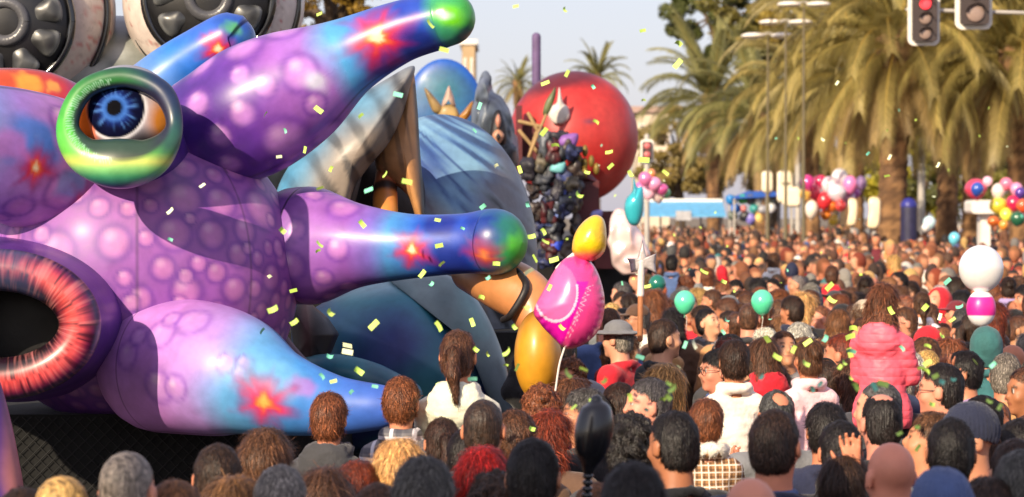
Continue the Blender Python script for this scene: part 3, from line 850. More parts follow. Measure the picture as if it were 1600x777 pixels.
c = mixc(mottled(V, (150, 172, 172), (100, 124, 130), 6, 0.9, 5), lin((120, 190, 196)), 0.6 * np.clip(vnoise(V * 5, 9), 0, 1)); c = mixc(c, lin((90, 106, 120)), 0.7 * sstep(520, 600, Y_)); c = mixc(c, lin((84, 104, 170)), 0.7 * (1 - sstep(0, 26, (X_ - 606) * 0.70 - (Y_ - 436) * 0.62 + 30)))
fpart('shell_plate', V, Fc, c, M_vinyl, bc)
V, Fc, U, A = sweep_px([(470, 585, 15.2, 26), (520, 580, 15.1, 27), (580, 592, 15.1, 26), (640, 616, 15.1, 20)], n=60, m=40)
fpart('shell_lip', V, Fc, mixc(mottled(V, (52, 140, 160), (30, 90, 130), 6, 0.9), lin((150, 200, 200)), 0.5 * np.clip(vnoise(V * 9, 3), 0, 1)), M_vinyl, bc)
V, Fc, X_, Y_ = pillow([(448, 470), (476, 466), (512, 496), (530, 522), (510, 570), (486, 592), (462, 560)], 15.3, 0.2, rings=10, n=80, straight=True)
fpart('strut_cover', V, Fc, mixc(mottled(V, (52, 46, 46), (20, 18, 22), 5, 0.9), lin((120, 92, 84)), 0.8 * np.exp(-((X_ - 478) / 9) ** 2)), M_cloth, bc)
V, Fc, U, A = sweep_px([(420, 505, 14.9, 12), (455, 555, 14.8, 14), (500, 605, 14.7, 16)], n=30, m=20)
fpart('hose', V, Fc, mottled(V, (110, 84, 100), (60, 46, 60), 6, 0.9), M_cloth, bc)
V, Fc, U, A = sweep_px([(738, 424, 14.35, 34), (786, 444, 14.1, 43), (826, 468, 13.98, 42), (842, 506, 13.9, 34)], n=60, m=44)
c = ramp(np.clip((pix(V)[1] - 400) / 150, 0, 1), [(0, (214, 150, 90)), (0.6, (206, 134, 80)), (0.95, (160, 104, 64)), (1, (120, 80, 54))])
fpart('limb', V, Fc, c, M_gloss, bc)
V, Fc, U, A = sweep_px([(806, 420, 13.98, 5), (822, 448, 13.84, 6), (800, 490, 13.84, 6), (786, 500, 13.95, 5)], n=24, m=14)
fpart('strap', V, Fc, np.broadcast_to(lin((26, 20, 20)), (len(V), 3)), M_cloth, bc)
V, Fc, D = ball(P(840, 556, 13.7), (36 * S(13.9), 0.16, 70 * S(13.9)), 72, 48)
x_, y_, d_ = pix(V)
c = mixc(np.broadcast_to(lin((226, 160, 40)), (len(V), 3)), lin((110, 72, 26)), np.clip(1 - sstep(470, 520, y_ + 0.3 * (x_ - 838)), 0, 1))
fpart('claw', V, Fc, c, M_gloss, bc)
V, Fc = box_v((P(660, 0, 18).x, 18.9, 0.85), (1.9, 2.6, 1.7))
fpart('trailer_skirt', V, Fc, None, M_black, bc, smooth=False)
V, Fc = box_v((P(700, 0, 17).x, 17.05, 0.6), (1.3, 0.9, 1.2))
fpart('trailer_skirt', V, Fc, None, M_black, bc, smooth=False)

# ================================================================== RED BALL FLOAT
D2 = 34.0
rf = thing('parade_float', 'far fairground float with a huge red ball, rock castle and dark figures', 'parade float', (P(880, 0, D2).x, D2, 0))
V, Fc, D = ball(P(896, 215, D2), (101 * S(D2), 101 * S(D2), 104 * S(D2)), 140, 100)
x_, y_, d_ = pix(V)
c = mottled(V, (206, 52, 48), (176, 36, 40), 1.6, 0.6); c = mixc(c, lin((226, 110, 96)), 0.5 * np.clip(vnoise(V * [3, 3, 1.0], 4), 0, 1))
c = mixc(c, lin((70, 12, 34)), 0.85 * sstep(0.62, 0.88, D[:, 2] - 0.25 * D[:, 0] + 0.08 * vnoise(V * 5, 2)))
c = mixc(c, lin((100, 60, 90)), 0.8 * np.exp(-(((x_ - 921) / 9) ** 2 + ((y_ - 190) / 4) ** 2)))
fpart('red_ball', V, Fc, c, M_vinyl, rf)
dB = D2 - 0.76
V, Fc, X_, Y_ = pillow([(856, 180), (862, 166), (870, 160), (874, 136), (880, 160), (888, 168), (890, 184), (880, 194), (866, 194)], dB, 0.05, rings=6, n=72)
fpart('white_emblem', V, Fc, np.broadcast_to(lin((238, 228, 218)), (len(V), 3)), M_vinyl, rf)
V, Fc, X_, Y_ = pillow([(848, 178), (852, 160), (862, 144), (868, 136), (868, 150), (862, 168), (854, 182)], dB - 0.3, 0.03, rings=5, n=56)
fpart('spear_leaf', V, Fc, mottled(V, (110, 120, 70), (70, 80, 50), 9, 0.8), M_vinyl, rf)
wood = mat_plain('float_timber', (158, 128, 86), rough=0.7)
mr = mat_plain('float_dark_red', (84, 16, 24), rough=0.5)
gd = mat_plain('float_gold', (120, 100, 40), rough=0.5, metal=0.2)
def bar(a, b, d, r, mat, name):
    mb = MB(); mb.tube([tuple(P(*a, d)), tuple(P(*b, d))], r * S(d), m=8)
    return child_at(put(name, mb.mesh(name, mat)), rf)
bar((853, 180), (826, 245), dB - 0.32, 2.2, wood, 'spear_shaft')
for a, b in (((812, 205), (850, 250)), ((826, 178), (846, 215)), ((838, 208), (822, 262)), ((812, 190), (846, 198))):
    bar(a, b, dB - 0.2, 3.0, wood, 'timber')
bar((838, 58), (838, 130), D2 + 1.5, 7, mat_plain('purple_post', (104, 84, 124), rough=0.7), 'tall_post')
for x0_, y0_, x1_, y1_, d_ in ((806, 165, 816, 262, dB - .1), (816, 196, 842, 250, dB + .1), (895, 282, 936, 372, dB - 0.5), (930, 330, 960, 420, dB - .3)):
    a, b = P(x0_, y0_, d_), P(x1_, y1_, d_)
    V, Fc = box_v(((a.x + b.x) / 2, d_ + .15, (a.z + b.z) / 2), (abs(b.x - a.x), 0.3, abs(a.z - b.z)))
    fpart('dark_red_panel', V, Fc, None, mr, rf, smooth=False)
V, Fc, X_, Y_ = pillow([(893, 286), (915, 262), (938, 286)], dB - 0.35, 0.22, rings=4, n=42, straight=True)
child_at(put('tower_roof', make_mesh('tower_roof', V, Fc, None, True, mr)), rf)
for ox, oy in ((914, 236), (905, 250), (924, 252), (914, 256), (914, 270), (897, 262), (932, 264)):
    V, Fc, D = ball(P(ox, oy, dB - 0.62), (4.5 * S(D2), 0.04, 9 * S(D2)), 14, 10)
    fpart('gold_ornament', V, Fc, None, gd, rf)
for ox, oy, s_, cc in ((888, 220, 15, (130, 84, 160)), (886, 238, 12, (226, 176, 40)), (872, 262, 12, (120, 190, 196)), (878, 300, 10, (96, 110, 190)), (862, 345, 14, (110, 130, 190)), (868, 385, 12, (40, 70, 190)), (932, 335, 9, (130, 130, 190))):
    V, Fc, X_, Y_ = pillow([(ox - s_, oy + s_ * .5), (ox - s_ * .7, oy - s_ * .5), (ox + s_, oy - s_ * .7), (ox + s_ * .6, oy + s_ * .7)], dB - 0.7, 0.06, rings=5, n=48)
    fpart('pennant', V, Fc, np.broadcast_to(lin(cc), (len(V), 3)), M_cloth, rf)
rg_ = np.random.default_rng(5)
for k in range(46):                                            # lumpy dark figures massed on the float
    ox, oy = 818 + rg_.uniform(0, 86), 222 + k * 3.9 + rg_.uniform(-8, 8)
    V, Fc, D = ball(P(ox, oy, dB - 0.55 - rg_.uniform(0, .2)), (rg_.uniform(8, 13) * S(D2), 0.1, rg_.uniform(11, 17) * S(D2)), 26, 18)
    V = V + D * (vnoise(V * 14, k)[:, None] * 0.07 + vnoise(V * 34, k)[:, None] * 0.03)
    cc = mottled(V, [(66, 68, 82), (106, 112, 122), (44, 40, 52), (80, 66, 60), (96, 28, 34), (60, 70, 120), (70, 74, 84), (120, 110, 90)][k % 8], (22, 22, 28), 12, 1.0, k)
    fpart('dark_figure', V, Fc, cc, M_cloth, rf)
# rock castle with a small figure
V, Fc, X_, Y_ = pillow([(728, 262), (732, 210), (736, 178), (742, 158), (746, 128), (754, 114), (764, 120), (768, 142), (784, 154), (798, 178), (806, 215), (806, 262)], 30.5, 0.5, rings=22, n=130)
dsp = vnoise(V * 5, 3) * 0.10 + vnoise(V * 11, 4) * 0.05
V = V + np.stack([dsp * 0.3, -np.abs(dsp), dsp * 0.3], 1)
c = mixc(mottled(V, (112, 124, 140), (60, 68, 78), 6, 1.0, 3), lin((150, 156, 190)), 0.7 * np.clip(vnoise(V * 4, 8), 0, 1) * (X_ < 770)); c = mixc(c, lin((30, 30, 36)), np.exp(-(((X_ - 757) / 12) ** 2 + ((Y_ - 158) / 6) ** 2)))
fpart('rock_castle', V, Fc, c, M_vinyl, rf)
for out, cc, dz in (([(766, 206), (772, 178), (780, 172), (786, 182), (792, 206), (788, 226), (768, 224)], (30, 22, 24), 0.0), ([(774, 188), (779, 178), (783, 188), (780, 200), (776, 198)], (206, 140, 116), -.06), ([(769, 212), (778, 202), (788, 212), (778, 226)], (200, 146, 116), -.06), ([(775, 214), (778, 208), (782, 214), (778, 221)], (26, 20, 22), -.11)):
    V, Fc, X_, Y_ = pillow(out, 29.9 + dz, 0.05, rings=5, n=48)
    fpart('cut_out_figure', V, Fc, np.broadcast_to(lin(cc), (len(V), 3)), M_vinyl, rf)
V, Fc, D = ball(P(694, 178, 36), (62 * S(36), 0.12, 86 * S(36)), 90, 60)
x_, y_, d_ = pix(V)
c = mixc(mottled(V, (36, 100, 160), (30, 70, 150), 3, 0.8, 2), lin((56, 130, 130)), 0.7 * np.exp(-(((x_ - 694) / 34) ** 2 + ((y_ - 140) / 30) ** 2))); c = mixc(c, lin((34, 96, 196)), sstep(0.75, 1.0, np.hypot((x_ - 694) / 62, (y_ - 178) / 86)))
fpart('blue_backdrop', V, Fc, c, M_vinyl, rf)
for out, cc in (([(663, 140), (670, 142), (690, 166), (690, 178), (676, 174)], (170, 140, 90)), ([(700, 136), (704, 138), (712, 164), (706, 166), (699, 150), (694, 168), (690, 164)], (226, 190, 170)), ([(684, 178), (690, 166), (702, 163), (714, 170), (716, 186), (690, 188)], (214, 178, 110)), ([(714, 186), (724, 174), (738, 158), (740, 168), (732, 184), (722, 192)], (190, 130, 50))):
    V, Fc, X_, Y_ = pillow(out, 33.5, 0.06, rings=6, n=64)
    fpart('gilt_crest', V, Fc, mottled(V, cc, tuple(int(v * .6) for v in cc), 9, .6), M_vinyl, rf)
V, Fc = box_v((P(830, 0, D2).x, D2 + 0.6, 0.95), (2.6, 2.6, 1.9))
fpart('trailer_skirt', V, Fc, None, M_black, rf, smooth=False)

# ================================================================== PALMS
def mat_leaf(name, col, var=0.35, trans=0.25):
    m, nt, b, N, Lk = new_mat(name)
    at = N.new('ShaderNodeAttribute'); at.attribute_name = 'paint'
    oi = N.new('ShaderNodeObjectInfo')
    rp = N.new('ShaderNodeMapRange'); rp.inputs[3].default_value = 1 - var; rp.inputs[4].default_value = 1 + var
    Lk.new(oi.outputs['Random'], rp.inputs[0])
    mx = N.new('ShaderNodeVectorMath'); mx.operation = 'SCALE'
    Lk.new(at.outputs['Color'], mx.inputs[0]); Lk.new(rp.outputs[0], mx.inputs['Scale'])
    Lk.new(mx.outputs[0], b.inputs['Base Color'])
    b.inputs['Roughness'].default_value = 0.5
    tr = N.new('ShaderNodeBsdfTranslucent'); Lk.new(mx.outputs[0], tr.inputs['Color'])
    ms = N.new('ShaderNodeMixShader'); ms.inputs[0].default_value = trans
    Lk.new(b.outputs[0], ms.inputs[1]); Lk.new(tr.outputs[0], ms.inputs[2])
    Lk.new(ms.outputs[0], N['Material Output'].inputs['Surface'])
    return m
M_frond = mat_leaf('palm_frond', None, 0.3, 0.42)
M_leaf = mat_leaf('tree_leaf', None, 0.0, 0.25)
M_trunk = mat_paint('palm_trunk', rough=0.9, coat=0.0, bump=0.5, bscale=22)
def frond_mesh(name, L, th0, bend, cols, seed, droop=0.5):
    rg = np.random.default_rng(seed)
    nS = 60
    ts = np.linspace(0, 1, nS)
    th = th0 - bend * ts ** 1.4
    ds = L / (nS - 1)
    x = np.r_[0, np.cumsum(np.cos(th[:-1]) * ds)]; z = np.r_[0, np.cumsum(np.sin(th[:-1]) * ds)]
    V, Fc, C = [], [], []
    ca_, cb_ = np.array(lin(cols[0])), np.array(lin(cols[1]))
    def add(pts, c):
        k = len(V)
        for p in pts: V.append(p); C.append(c)
        Fc.append(list(range(k, k + len(pts))))
    for i in range(nS - 1):                               # rachis
        w = 0.028 * (1 - ts[i]) + 0.006; w2 = 0.028 * (1 - ts[i + 1]) + 0.006
        add([(x[i], -w, z[i]), (x[i], w, z[i]), (x[i + 1], w2, z[i + 1]), (x[i + 1], -w2, z[i + 1])], np.array(lin((190, 160, 80))))
    for i in range(5, nS):
        for half in (0, 1):
            for sd in (-1, 1):
                t = min(1, ts[i] + half * 0.5 / nS)
                xi, zi = np.interp(t, ts, x), np.interp(t, ts, z); a = np.interp(t, ts, th)
                l = (0.30 + 0.36 * math.sin(math.pi * min(1, t * 0.85 + 0.12))) * rg.uniform(0.8, 1.15) * (L / 3.6)
                fwd = 0.75 + 0.5 * t
                tx, tz = math.cos(a), math.sin(a)
                dr = droop * rg.uniform(0.6, 1.4)
                dirv = np.array([tx * fwd, sd * 0.75, tz * fwd + 0.25]); dirv /= np.linalg.norm(dirv)
                p0 = np.array([xi, 0, zi]); p1 = p0 + dirv * l * 0.55; p2 = p0 + dirv * l + np.array([0, 0, -dr * l])
                wv = np.array([tx, 0, tz]) * 0.016 * (L / 3.6) + np.array([0, 0, 0.006])
                c = ca_ + (cb_ - ca_) * np.clip(rg.uniform(0, 1) * 0.7 + 0.3 * t, 0, 1); c = c * rg.uniform(0.75, 1.2)
                add([p0 - wv, p0 + wv, p1 + wv * 0.9, p1 - wv * 0.9], c); add([p1 - wv * 0.9, p1 + wv * 0.9, p2], c)
    return make_mesh(name, np.array(V), Fc, np.array(C), False, M_frond)
GOLD = ((136, 128, 70), (188, 168, 102)); OLIVE = ((118, 122, 72), (170, 162, 104)); DRY = ((154, 130, 82), (190, 162, 110))
FR = {}
for ck, cc in (('gold', GOLD), ('olive', OLIVE)):
    FR[ck] = [frond_mesh('frond', 3.6, R(t0), R(bd), cc if t0 > -25 else DRY, 20 + i, dp) for i, (t0, bd, dp) in enumerate(((82, 40, .25), (66, 75, .35), (48, 95, .45), (28, 100, .55), (8, 90, .6), (-18, 62, .6), (-48, 36, .5), (-66, 20, .4)))]
def palm(px, py, d, label, ck='gold', scale=1.0, n=56, wind=0.0, seed=0, tr=0.27, brk=False):
    rg = np.random.default_rng(seed + 100)
    top = P(px, py, d)
    t = thing('palm_tree', label, 'palm tree', (top.x, top.y, 0), 'palm trees along the avenue')
    h = top.z
    n_r = 70
    rows = []
    for i in range(n_r):
        u = i / (n_r - 1)
        r = tr * (1.25 - 0.3 * u) if u < 0.12 else tr * (1.0 + 0.05 * math.sin(i * 2.2)) * (1 + 0.55 * sstep(0.86, 1.0, np.array(u)))
        rows.append((0.12 * math.sin(u * 2 + seed), 0, u * h, r * (1 + 0.03 * (i % 2))))
    V, Fq, U, A = sweep(rows, n=n_r, m=18, dense=False, cap0=False)
    dia = np.sin(A * 6 + U * h * 9) * np.sin(A * 6 - U * h * 9)
    V = V.copy(); V[:, :2] *= (1 + 0.06 * dia)[:, None]
    c = mixc(mottled(V, (150, 112, 74), (92, 66, 46), 4, 0.9, seed), lin((70, 50, 36)), 0.7 * (dia < -0.2))
    put('trunk', make_mesh('trunk', V, Fq, c, True, M_trunk), t)
    for k in range(n):
        u = (k + rg.uniform(0, 0.9)) / n
        vi = int(np.clip(u * 8, 0, 7))
        az = k * 2.39996 + rg.uniform(-.3, .3)
        if wind:                                          # blown towards -x
            az = math.atan2(math.sin(az), math.cos(az) - wind)
        tw = rg.uniform(-0.35, 0.35)
        o = put('frond', FR[ck][vi], t, (0.12 * math.sin(2 + seed) + 0.2 * math.cos(az), 0.2 * math.sin(az), h + 0.25 - 0.5 * u), None, scale * rg.uniform(0.85, 1.12) * (.72 if vi >= 6 else 1))
        o.rotation_euler = (tw, rg.uniform(-.12, .12), az)
    return t
palm(1110, 158, 122, 'palm with upright olive crown at the left end of the row beside the sky', 'olive', 1.0, 64, 0.0, 1)
palm(1188, 185, 108, 'olive palm standing under the twin white street lamps', 'olive', 0.95, 54, 0.2, 2, 0.24)
palm(1272, 150, 98, 'golden palm behind the pink and white balloon bunch', 'gold', 0.9, 52, 0.35, 3)
palm(1342, 118, 88, 'leaning golden palm left of the pale trunk with the torn bark', 'gold', 1.1, 60, 0.4, 4)
palm(1398, 70, 76, 'palm with thick torn trunk under the left traffic light', 'gold', 1.1, 60, 0.4, 5, 0.36)
palm(1478, 30, 84, 'tall golden palm between the two bare lamp posts, left of a twin trunk', 'gold', 1.1, 60, 0.35, 6, 0.3)
palm(1512, 120, 90, 'golden palm close behind another, right of the pair between lamp posts', 'gold', 1.1, 56, 0.5, 7, 0.28)
palm(1588, 92, 76, 'golden palm with brown trunk at the right edge of the photo', 'gold', 1.1, 60, 0.4, 8, 0.26)
palm(1660, 40, 92, 'palm leaning in from beyond the right edge', 'gold', 1.1, 56, 0.6, 9)
palm(935, 122, 230, 'distant palm crown peeping over the red ball', 'olive', .8, 44, 0, 10)
palm(808, 132, 230, 'small distant palm crown left of the purple post top', 'olive', 0.6, 40, 0, 11)

# ================================================================== TREES BEHIND
def tree(px, py, d, rx, rz, label, c1, c2, nclump, nleaf, leaf, seed, trunk=True, cat='tree', name='broadleaf_tree'):
    rg = np.random.default_rng(seed); nleaf = int(nleaf * .7); leaf *= 1.12
    c0 = P(px, py, d)
    t = thing(name, label, cat, (c0.x, c0.y, 0), 'trees behind the palms')
    hz = c0.z
    C = rg.normal(size=(nclump, 3)); C /= np.linalg.norm(C, axis=1)[:, None]
    C *= (rg.uniform(0.35, 1.0, nclump) ** 0.5)[:, None] * np.array([rx, rx, rz])
    cr = rg.uniform(0.13, 0.26, nclump) * rx
    ci = rg.integers(0, nclump, nleaf)
    q = rg.normal(size=(nleaf, 3)); q /= np.linalg.norm(q, axis=1)[:, None]
    pos = C[ci] + q * (cr[ci] * rg.uniform(0.5, 1.0, nleaf))[:, None] * [1, 1, 0.75] + np.array([0, 0, hz])
    a = rg.normal(size=(nleaf, 3)); a /= np.linalg.norm(a, axis=1)[:, None]
    b = np.cross(a, q + rg.normal(size=(nleaf, 3)) * 0.5); b /= np.linalg.norm(b, axis=1)[:, None] + 1e-9
    l = leaf * rg.uniform(0.7, 1.4, nleaf)[:, None]
    V = np.stack([pos - a * l * .5, pos + b * l * .28, pos + a * l * .5, pos - b * l * .28], 1).reshape(-1, 3)
    mixr = np.repeat(np.clip(rg.uniform(0, 1, nclump)[ci] * 0.7 + rg.uniform(0, .4, nleaf), 0, 1), 4)
    col = mixc(np.broadcast_to(lin(c1), (len(V), 3)), lin(c2), mixr)
    put('crown', make_mesh('crown', V, np.arange(len(V)).reshape(-1, 4), col, False, M_leaf), t)
    mb = MB()
    mb.tube([(0, 0, 0, .34), (.1, 0, hz * .4, .27), (0, .1, hz * .8, .2), (0, 0, hz + rz * .5, .08)], 0, m=10, n=20)
    for k in range(7):
        e = C[rg.integers(0, nclump)] * .8
        mb.tube([(0, 0, max(.6, hz - rz * .7), .14), (e[0] * .4, e[1] * .4, hz + e[2] * .4 - .2, .1), (e[0], e[1], hz + e[2], .04)], 0, m=6, n=8)
    put('trunk', mb.mesh('trunk', M_bark), t)
M_bark = mat_plain('tree_bark', (92, 76, 60), rough=0.9, bump=0.6, bscale=14)
tree(1120, 20, 165, 3.2, 2.8, 'dark pine crown against the sky above the leftmost palm', (74, 84, 40), (104, 108, 56), 46, 26000, 0.2, 1, name='pine_tree')
tree(1210, 10, 160, 4.0, 4.0, 'tall olive tree behind the twin street lamps', (98, 96, 44), (140, 128, 62), 50, 26000, 0.2, 2)
tree(1320, -20, 150, 4.6, 5.0, 'yellow green tree high behind the middle palms', (128, 116, 46), (170, 146, 66), 56, 28000, 0.2, 3)
tree(1300, 190, 150, 4.4, 3.6, 'low olive tree behind the pink balloon bunch', (98, 94, 44), (150, 132, 66), 50, 22000, 0.2, 4)
tree(1180, 220, 155, 4.2, 3.0, 'olive tree low behind the blue kiosk', (108, 102, 50), (150, 136, 74), 46, 20000, 0.2, 5)
tree(1432, 268, 128, 2.6, 2.3, 'bright yellow green tree between palm trunks', (150, 146, 40), (190, 176, 60), 46, 22000, 0.17, 6)
tree(1440, 90, 146, 5.0, 4.6, 'large golden tree behind the left traffic light', (120, 106, 44), (168, 142, 66), 56, 26000, 0.2, 7)
tree(1590, 190, 130, 3.6, 3.6, 'dark green tree behind the trunk at the right edge', (66, 72, 34), (120, 116, 50), 48, 22000, 0.18, 8)
tree(1560, 20, 140, 4.6, 4.4, 'golden tree above the right traffic light', (126, 110, 44), (172, 146, 66), 52, 24000, 0.2, 9)
tree(1060, 240, 150, 2.8, 2.3, 'low olive bush tree right of the red ball', (120, 106, 56), (164, 142, 80), 40, 14000, 0.18, 10)
tree(1520, 290, 124, 3.0, 1.8, 'low dark hedge tree behind the right balloon bunch', (70, 76, 36), (128, 122, 50), 40, 16000, 0.16, 12)
tree(520, 10, 60, 1.2, 1.0, 'golden brown tree glimpsed between the goggle eye and the raised arm', (96, 74, 24), (170, 136, 48), 40, 14000, 0.09, 11)

# ================================================================== FAR BUILDINGS
M_plaster = mat_plain('cream_plaster', (206, 190, 168), rough=0.9, var=0.15, nscale=0.6)
M_tan = mat_plain('tan_stone', (176, 150, 116), rough=0.9, var=0.2, nscale=0.6)
M_tile = mat_plain('roof_tile', (196, 160, 136), rough=0.8, var=0.3, nscale=3)
M_pane = mat_plain('dark_pane', (60, 62, 68), rough=0.15, var=0.2, bump=0)
M_white = mat_plain('white_paint', (228, 222, 212), rough=0.5, var=0.08)
def house(px0, px1, ytop, d, label, mat, cols, rows_, gable=True):
    a, b = P(px0, ytop, d), P(px1, ytop, d)
    w, h = b.x - a.x, a.z
    t = thing('building', label, 'building', ((a.x + b.x) / 2, d + 4, 0))
    V, Fc = box_v((0, 0, h / 2), (w, 8, h)); put('wall', make_mesh('wall', V, Fc, None, False, mat), t)
    if gable:
        V = [(-w / 2 - .3, -4.3, h), (w / 2 + .3, -4.3, h), (w / 2 + .3, 4.3, h), (-w / 2 - .3, 4.3, h), (-w / 2 - .3, 0, h + w * .25), (w / 2 + .3, 0, h + w * .25)]
        put('roof', make_mesh('roof', V, [[0, 1, 5, 4], [2, 3, 4, 5], [0, 4, 3], [1, 2, 5], [0, 3, 2, 1]], None, False, M_tile), t)
    else:
        V, Fc = box_v((0, 0, h + .15), (w + .3, 8.3, .3)); put('roof', make_mesh('roof', V, Fc, None, False, M_white), t)
    for i in range(cols):
        for j in range(rows_):
            cx, cz = -w / 2 + w * (i + .5) / cols, h - (j + .6) * 2.6
            if cz < 1: continue
            V, Fc = box_v((cx, -4.02, cz), (w / cols * .42, .1, 1.5)); win = put('window', make_mesh('window', V, Fc, None, False, M_white), t)
            V, Fc = box_v((cx, -4.06, cz), (w / cols * .42 - .18, .06, 1.32)); put('pane', make_mesh('pane', V, Fc, None, False, M_pane), win)
house(722, 742, 70, 175, 'slim tan building top behind the raised arm tip', M_tan, 2, 4, False)
house(994, 1046, 176, 210, 'cream house with pale pitched roof between red ball and palms', M_plaster, 3, 4)

t = thing('building', 'unseen block added behind the viewpoint to shade the nearest heads', 'building', (-7.0, -13.4, 0))  # out of view, added and sized only to cast the foreground shade
V, Fc = box_v((0, 0, 4.95), (4, 15, 9.9)); put('wall', make_mesh('wall', V, Fc, None, False, M_plaster), t)
V, Fc = box_v((0, 0, 9.9), (4.2, 15.2, .2)); put('roof', make_mesh('roof', V, Fc, None, False, M_tile), t)
for j in range(3):
    for i in range(5):
        V, Fc = box_v((2.02, -6 + i * 3, 2.4 + j * 3.1), (.1, 1.3, 1.7)); win = put('window', make_mesh('window', V, Fc, None, False, M_white), t)
        V, Fc = box_v((2.06, -6 + i * 3, 2.4 + j * 3.1), (.06, 1.1, 1.5)); put('pane', make_mesh('pane', V, Fc, None, False, M_pane), win)

# ================================================================== STREET FURNITURE
M_post = mat_plain('pale_grey_steel', (178, 172, 164), rough=0.45, metal=0.2, var=0.15)
M_dull = mat_plain('weathered_steel', (104, 94, 70), rough=0.7, var=0.15)
M_lampw = mat_plain('lamp_white', (240, 232, 220), rough=0.35, var=0.05)
def lamp(px, py, d, label):
    p = P(px, py, d)
    t = thing('street_lamp', label, 'street lamp', (p.x, p.y, 0), 'twin arm street lamps')
    mb = MB(); mb.tube([(0, 0, 0, .06), (0, 0, p.z * .5, .04), (0, 0, p.z + .1, .03)], 0, m=12, n=12)
    put('post', mb.mesh('post', M_dull), t)
    hw = 23 * S(d)
    mb = MB(); mb.tube([(-hw, 0, p.z), (0, 0, p.z + .1), (hw, 0, p.z)], .03, m=8); put('arm', mb.mesh('arm', M_post), t)
    for s in (-1, 1):
        V, Fc, D = ball((s * hw, 0, p.z + .03), (19 * S(d), 19 * S(d), 5 * S(d)), 28, 14)
        put('lamp_head', make_mesh('lamp_head', V, Fc, None, True, M_lampw), t)
lamp(1200, 58, 78, 'lowest of the three twin disc street lamps, above an olive palm')
lamp(1228, 37, 76, 'middle one of the three twin disc street lamps')
lamp(1256, 9, 74, 'highest of the three twin disc street lamps, at the top of the photo')
def post(px, ytop, d, r, label):
    p = P(px, ytop, d)
    t = thing('lamp_post', label, 'lamp post', (p.x, p.y, 0), 'bare grey posts among the palms')
    mb = MB(); mb.tube([(0, 0, 0, r * 1.3), (0, 0, .9, r * 1.25), (0, 0, 1.0, r), (0, 0, p.z * .6, r * .9), (0, 0, p.z, r * .7)], 0, m=12, n=24); put('post', mb.mesh('post', M_post), t)
    V, Fc, D = ball((0, 0, p.z), (r * 2.4, r * 2.4, r * .8), 20, 10); put('cap', make_mesh('cap', V, Fc, None, True, M_lampw), t)
post(1440, 60, 98, .13, 'pale post standing between yellow green tree and palms')
post(1527, 70, 98, .14, 'pale post rising behind the blue and red balloon')
post(1380, 90, 98, .10, 'thin pale post beside the torn palm trunk')
post(1247, 120, 104, .12, 'grey post left of the pink balloon bunch')
# traffic lights on an overhead arm
M_hous = mat_plain('signal_housing', (58, 46, 44), rough=0.5, var=0.15)
M_dim = mat_plain('signal_lens_dim', (150, 128, 118), rough=0.25, var=0.1, bump=0)
M_red = mat_plain('signal_lens_red', (240, 66, 74), rough=0.3, var=0.05, bump=0, emit=0.9)
DT = 40.0
def rbox(w, h, r, y0, y1, n=6):
    """rounded rectangle prism in xz"""
    q = []
    for cx, cz, a0 in ((w / 2 - r, h / 2 - r, 0), (-w / 2 + r, h / 2 - r, 90), (-w / 2 + r, -h / 2 + r, 180), (w / 2 - r, -h / 2 + r, 270)):
        for k in range(n + 1):
            a = R(a0 + 90 * k / n); q.append((cx + r * math.cos(a), cz + r * math.sin(a)))
    m = len(q)
    V = [(x, y0, z) for x, z in q] + [(x, y1, z) for x, z in q]
    return V, [list(range(m)), list(range(2 * m - 1, m - 1, -1))] + [[j, j + m, (j + 1) % m + m, (j + 1) % m] for j in range(m)]
def signal(px, pybot, w, h, nl, lit, label):
    s = S(DT)
    c = P(px, pybot - h / 2, DT)
    t = thing('traffic_light', label, 'traffic light', tuple(c))
    w, h = w * s, h * s
    V, Fc = rbox(w, h, w * .2, .03, .06); put('backplate', make_mesh('backplate', V, Fc, None, False, M_white), t)
    V, Fc = rbox(w * .76, h - w * .24, w * .10, -.10, .032); put('housing', make_mesh('housing', V, Fc, None, False, M_hous), t)
    for k in range(nl):
        z = h / 2 - w * .12 - (k + .5) * (h - w * .24) / nl
        r = min(w * .27, (h - w * .24) / nl * .40)
        V, Fc, D = ball((0, -.125, z), (r, .035, r), 24, 14)
        put('lens', make_mesh('lens', V, Fc, None, True, M_red if (lit and k == 0) else M_dim), t)
        mb = MB()
        for q in range(12):
            a0, a1 = R(10 + q * 160 / 12), R(10 + (q + 1) * 160 / 12)
            ro = r * 1.15
            mb.add([(ro * math.cos(a), y, z + ro * math.sin(a)) for a in (a0, a1) for y in (-.121, -.24)], [[0, 1, 3, 2]])
        put('visor', mb.mesh('visor', M_hous), t)
signal(1444, 71, 50, 82, 3, True, 'three lamp traffic light showing red, hung over the avenue')
signal(1522, 46, 58, 84, 2, False, 'unlit traffic light cut by the top edge, right of the red one')
p0 = P(1420, 14, DT); p1 = P(1700, 22, DT)
t = thing('signal_gantry', 'pale steel gantry arm carrying both traffic lights', 'gantry', (p1.x, p1.y + .14, 0))
mb = MB(); mb.tube([(0, 0, 0, .11), (0, 0, p1.z * .6, .09), (0, 0, p1.z + .2, .08)], 0, m=12, n=10); put('post', mb.mesh('post', M_post), t)
mb = MB(); mb.tube([(0, 0, p1.z), (p0.x - p1.x, 0, p0.z)], .028, m=10); put('arm', mb.mesh('arm', M_post), t)
